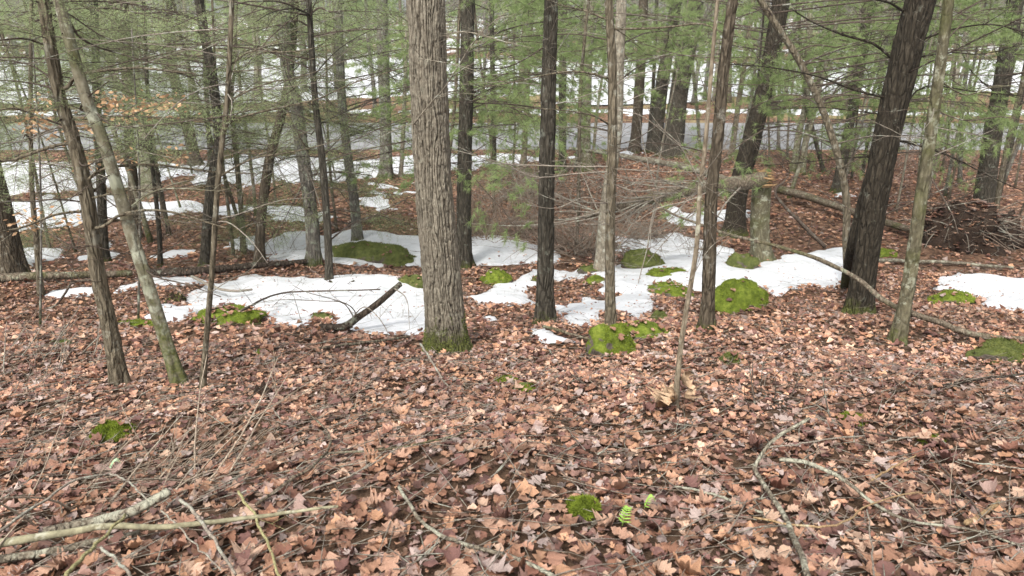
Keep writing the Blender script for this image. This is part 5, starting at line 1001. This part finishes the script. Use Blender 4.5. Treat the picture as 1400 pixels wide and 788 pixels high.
# --- rotten stumps
def stump(px, py, wpx, hpx, lab, mt='rot', mossy=False):
    g = G(px, py); k = pxm(g); root = empty('rotten_stump', g, lab, 'stump'); r0 = wpx * k / 2; H = hpx * k; ns = 28; n = 14; TH, HH = np.meshgrid(np.arange(ns) * 2 * math.pi / ns, np.linspace(0, 1, n))
    top = H * (.75 + .35 * fbm(np.cos(TH) * 2, np.sin(TH) * 2, s=int(px)) + .25 * vn(TH * 3, 0, 0, 5)); rad = r0 * (1.15 - .3 * HH + .15 * fbm(np.cos(TH) * 3, np.sin(TH) * 3, HH * 2, s=4))
    V = np.stack([np.cos(TH) * rad, np.sin(TH) * rad, HH * top - .04], -1); i = np.arange(n - 1)[:, None] * ns; j = np.arange(ns)[None]; q = np.stack([i + j, i + (j + 1) % ns, i + ns + (j + 1) % ns, i + ns + j], -1).reshape(-1, 4)
    V = V.reshape(-1, 3); kk = len(V); inner = V[-ns:] * [.55, .55, .5]; V = np.vstack([V, inner, [[0, 0, H * .2]]]); jj = np.arange(ns); q = np.vstack([q, np.stack([kk - ns + jj, kk - ns + (jj + 1) % ns, kk + (jj + 1) % ns, kk + jj], 1)])
    tr_ = np.stack([kk + jj, kk + (jj + 1) % ns, np.full(ns, kk + ns)], 1)
    link('wood', mesh('stump', V, q, tr_, [M[mt]]), root)
    mb = MB()
    for j in range(14):
        a = rnd.uniform(0, 6.28); q_ = np.array([math.cos(a) * r0, math.sin(a) * r0, H * rnd.uniform(.1, .8)]); tube(mb, wander(q_, (math.cos(a), math.sin(a), rnd.uniform(-.2, 1)), rnd.uniform(.04, .12), 4, .3, -.5), np.linspace(.004, .001, 4), 3)
    link('root_splinter', mb.mesh('splinters', [M['twigd']]), root)
    if mossy: link('moss', tufts((V, q), 1500, 3, .2, .014, M['mosstuft2'], .003), root, kind='stuff')
stump(358, 545, 34, 26, 'small dark rotten stump on the leaves between the left saplings and the oak')
stump(240, 413, 26, 16, 'rotten yellowish mossy stump at the left end of the snow', 'rot', True)
stump(468, 392, 40, 14, 'low dark rotten stump piece beside the thin black stem in the snow', 'rot', True)
stump(620, 408, 30, 12, 'dark crumbling stump just behind the oak foot', 'rot', True)

# --- uprooted root mound
g = G(1345, 350); k = pxm(g); root = empty('uprooted_root_mound', g, 'dark mound of torn roots and soil of a toppled tree at the right', 'root mound')
c = np.array([.1, .7, 0]); pv = blob(120 * k, 80 * k, 50 * k, 77, 90, 40, .6); pv = (pv[0] * (1 + .16 * fbm(pv[0][:, 0] * 5, pv[0][:, 1] * 5, pv[0][:, 2] * 7, s=6, o=4))[:, None], pv[1]); link('soil', mesh('soil', pv[0] + c, pv[1], None, [M['rot']]), root)
for q_ in ((-.55, .3, 45, 26), (.7, .5, 55, 32)):
    p2 = blob(q_[2] * k, q_[2] * .8 * k, q_[3] * k, 81, 50, 24, .6); link('clod', mesh('clod', p2[0] + [q_[0], q_[1], 0], p2[1], None, [M['rot']]), root)
for j in range(95):
    a = rnd.uniform(math.pi, 2 * math.pi) + rnd.gauss(0, .4); e = rnd.uniform(.05, 1.3); q = c + np.array([math.cos(a) * math.cos(e) * 60 * k, math.sin(a) * math.cos(e) * 40 * k, math.sin(e) * 48 * k]); mb = MB()
    p = wander(q, (math.cos(a) + rnd.gauss(0, .6), math.sin(a), rnd.uniform(-.5, .9)), rnd.uniform(.25, .9), 8, .5, rnd.uniform(-1, .3)); tube(mb, p, np.linspace(rnd.uniform(.006, .018), .002, 8), 5, .1); twigs(mb, p, .006, 6, .2); link('root', mb.mesh('root', [M[rnd.choice(['twigd', 'twig', 'twigr'])]]), root)
V, Q = leaf_template(6, True, .5, .2, 5); VV, QQ, CC = [], [], []; pal = np.array(LEAFC)
for j in range(900):
    i = rnd.randrange(len(pv[0])); s_ = rnd.uniform(.07, .13); a = rnd.uniform(0, 6.28); Rz = np.array([[math.cos(a), -math.sin(a), 0], [math.sin(a), math.cos(a), 0], [0, 0, 1]]); VV.append((V @ Rz.T) * s_ + pv[0][i] + c + [0, 0, .02]); QQ.append(Q + j * len(V)); CC.append(np.repeat(pal[rnd.randrange(len(pal))][None], len(V), 0))
link('caught_leaves', mesh('caught_leaves', np.vstack(VV), np.vstack(QQ), None, [M['leaf']], col=np.vstack(CC)), root, kind='stuff')

# --- dry curled leaves at the foot of the pale sapling
tb = T['t19']; 
for j in range(7):
    V, Q = leaf_template(11, True, 1.2, .9, 600 + j); s_ = rnd.uniform(.08, .12); o = link('dry_leaf', mesh('dry_leaf', V, Q, None, [M['dryt']]), tb['root'], (rnd.uniform(-.05, .05), rnd.uniform(-.06, .0), rnd.uniform(.03, .17))); o.scale = (s_,) * 3; o.rotation_euler = (rnd.uniform(-.5, .5), rnd.choice((-1, 1)) * rnd.uniform(1.0, 1.5), rnd.uniform(-1, 1))

# --- fern sprig and small green plants
def fern(px, py, s_, ang, lab, mt='fern', name='fern_sprig'):
    g = G(px, py); mb = MB(); L = s_ * pxm(g); pth = np.array([[math.cos(ang) * L * f, math.sin(ang) * L * f, .03 + .05 * math.sin(f * 2.6)] for f in np.linspace(0, 1, 12)]); tube(mb, pth, np.linspace(.0015, .0007, 12), 3)
    for j in range(1, 12):
        for sd_ in (-1, 1):
            f = j / 12; l = L * .42 * (1.05 - f) + .004; d = np.array([math.cos(ang + sd_ * 1.15), math.sin(ang + sd_ * 1.15), .12]); p = pth[j]; s = np.array([math.cos(ang), math.sin(ang), 0.]) * l * .2
            mb.add(np.array([p - s * .4, p + d * l * .5 - s, p + d * l, p + d * l * .5 + s * 1.0, p + s * .5]), [[0, 1, 3, 4]], [[1, 2, 3]])
    o = link(name, mb.mesh(name, [M[mt]]), None, tuple(g)); o['label'] = lab; o['category'] = 'fern' if mt == 'fern' else 'lichen'
fern(850, 730, 24, 1.0, 'bright light-green fern sprig on the leaves beside the moss cushion'); fern(880, 706, 15, .3, 'small flat green fern tip on the leaves right of the bright sprig')
fern(150, 652, 18, .2, 'pale green lichen scrap on the twigs at the left', 'lichg', 'lichen_scrap')
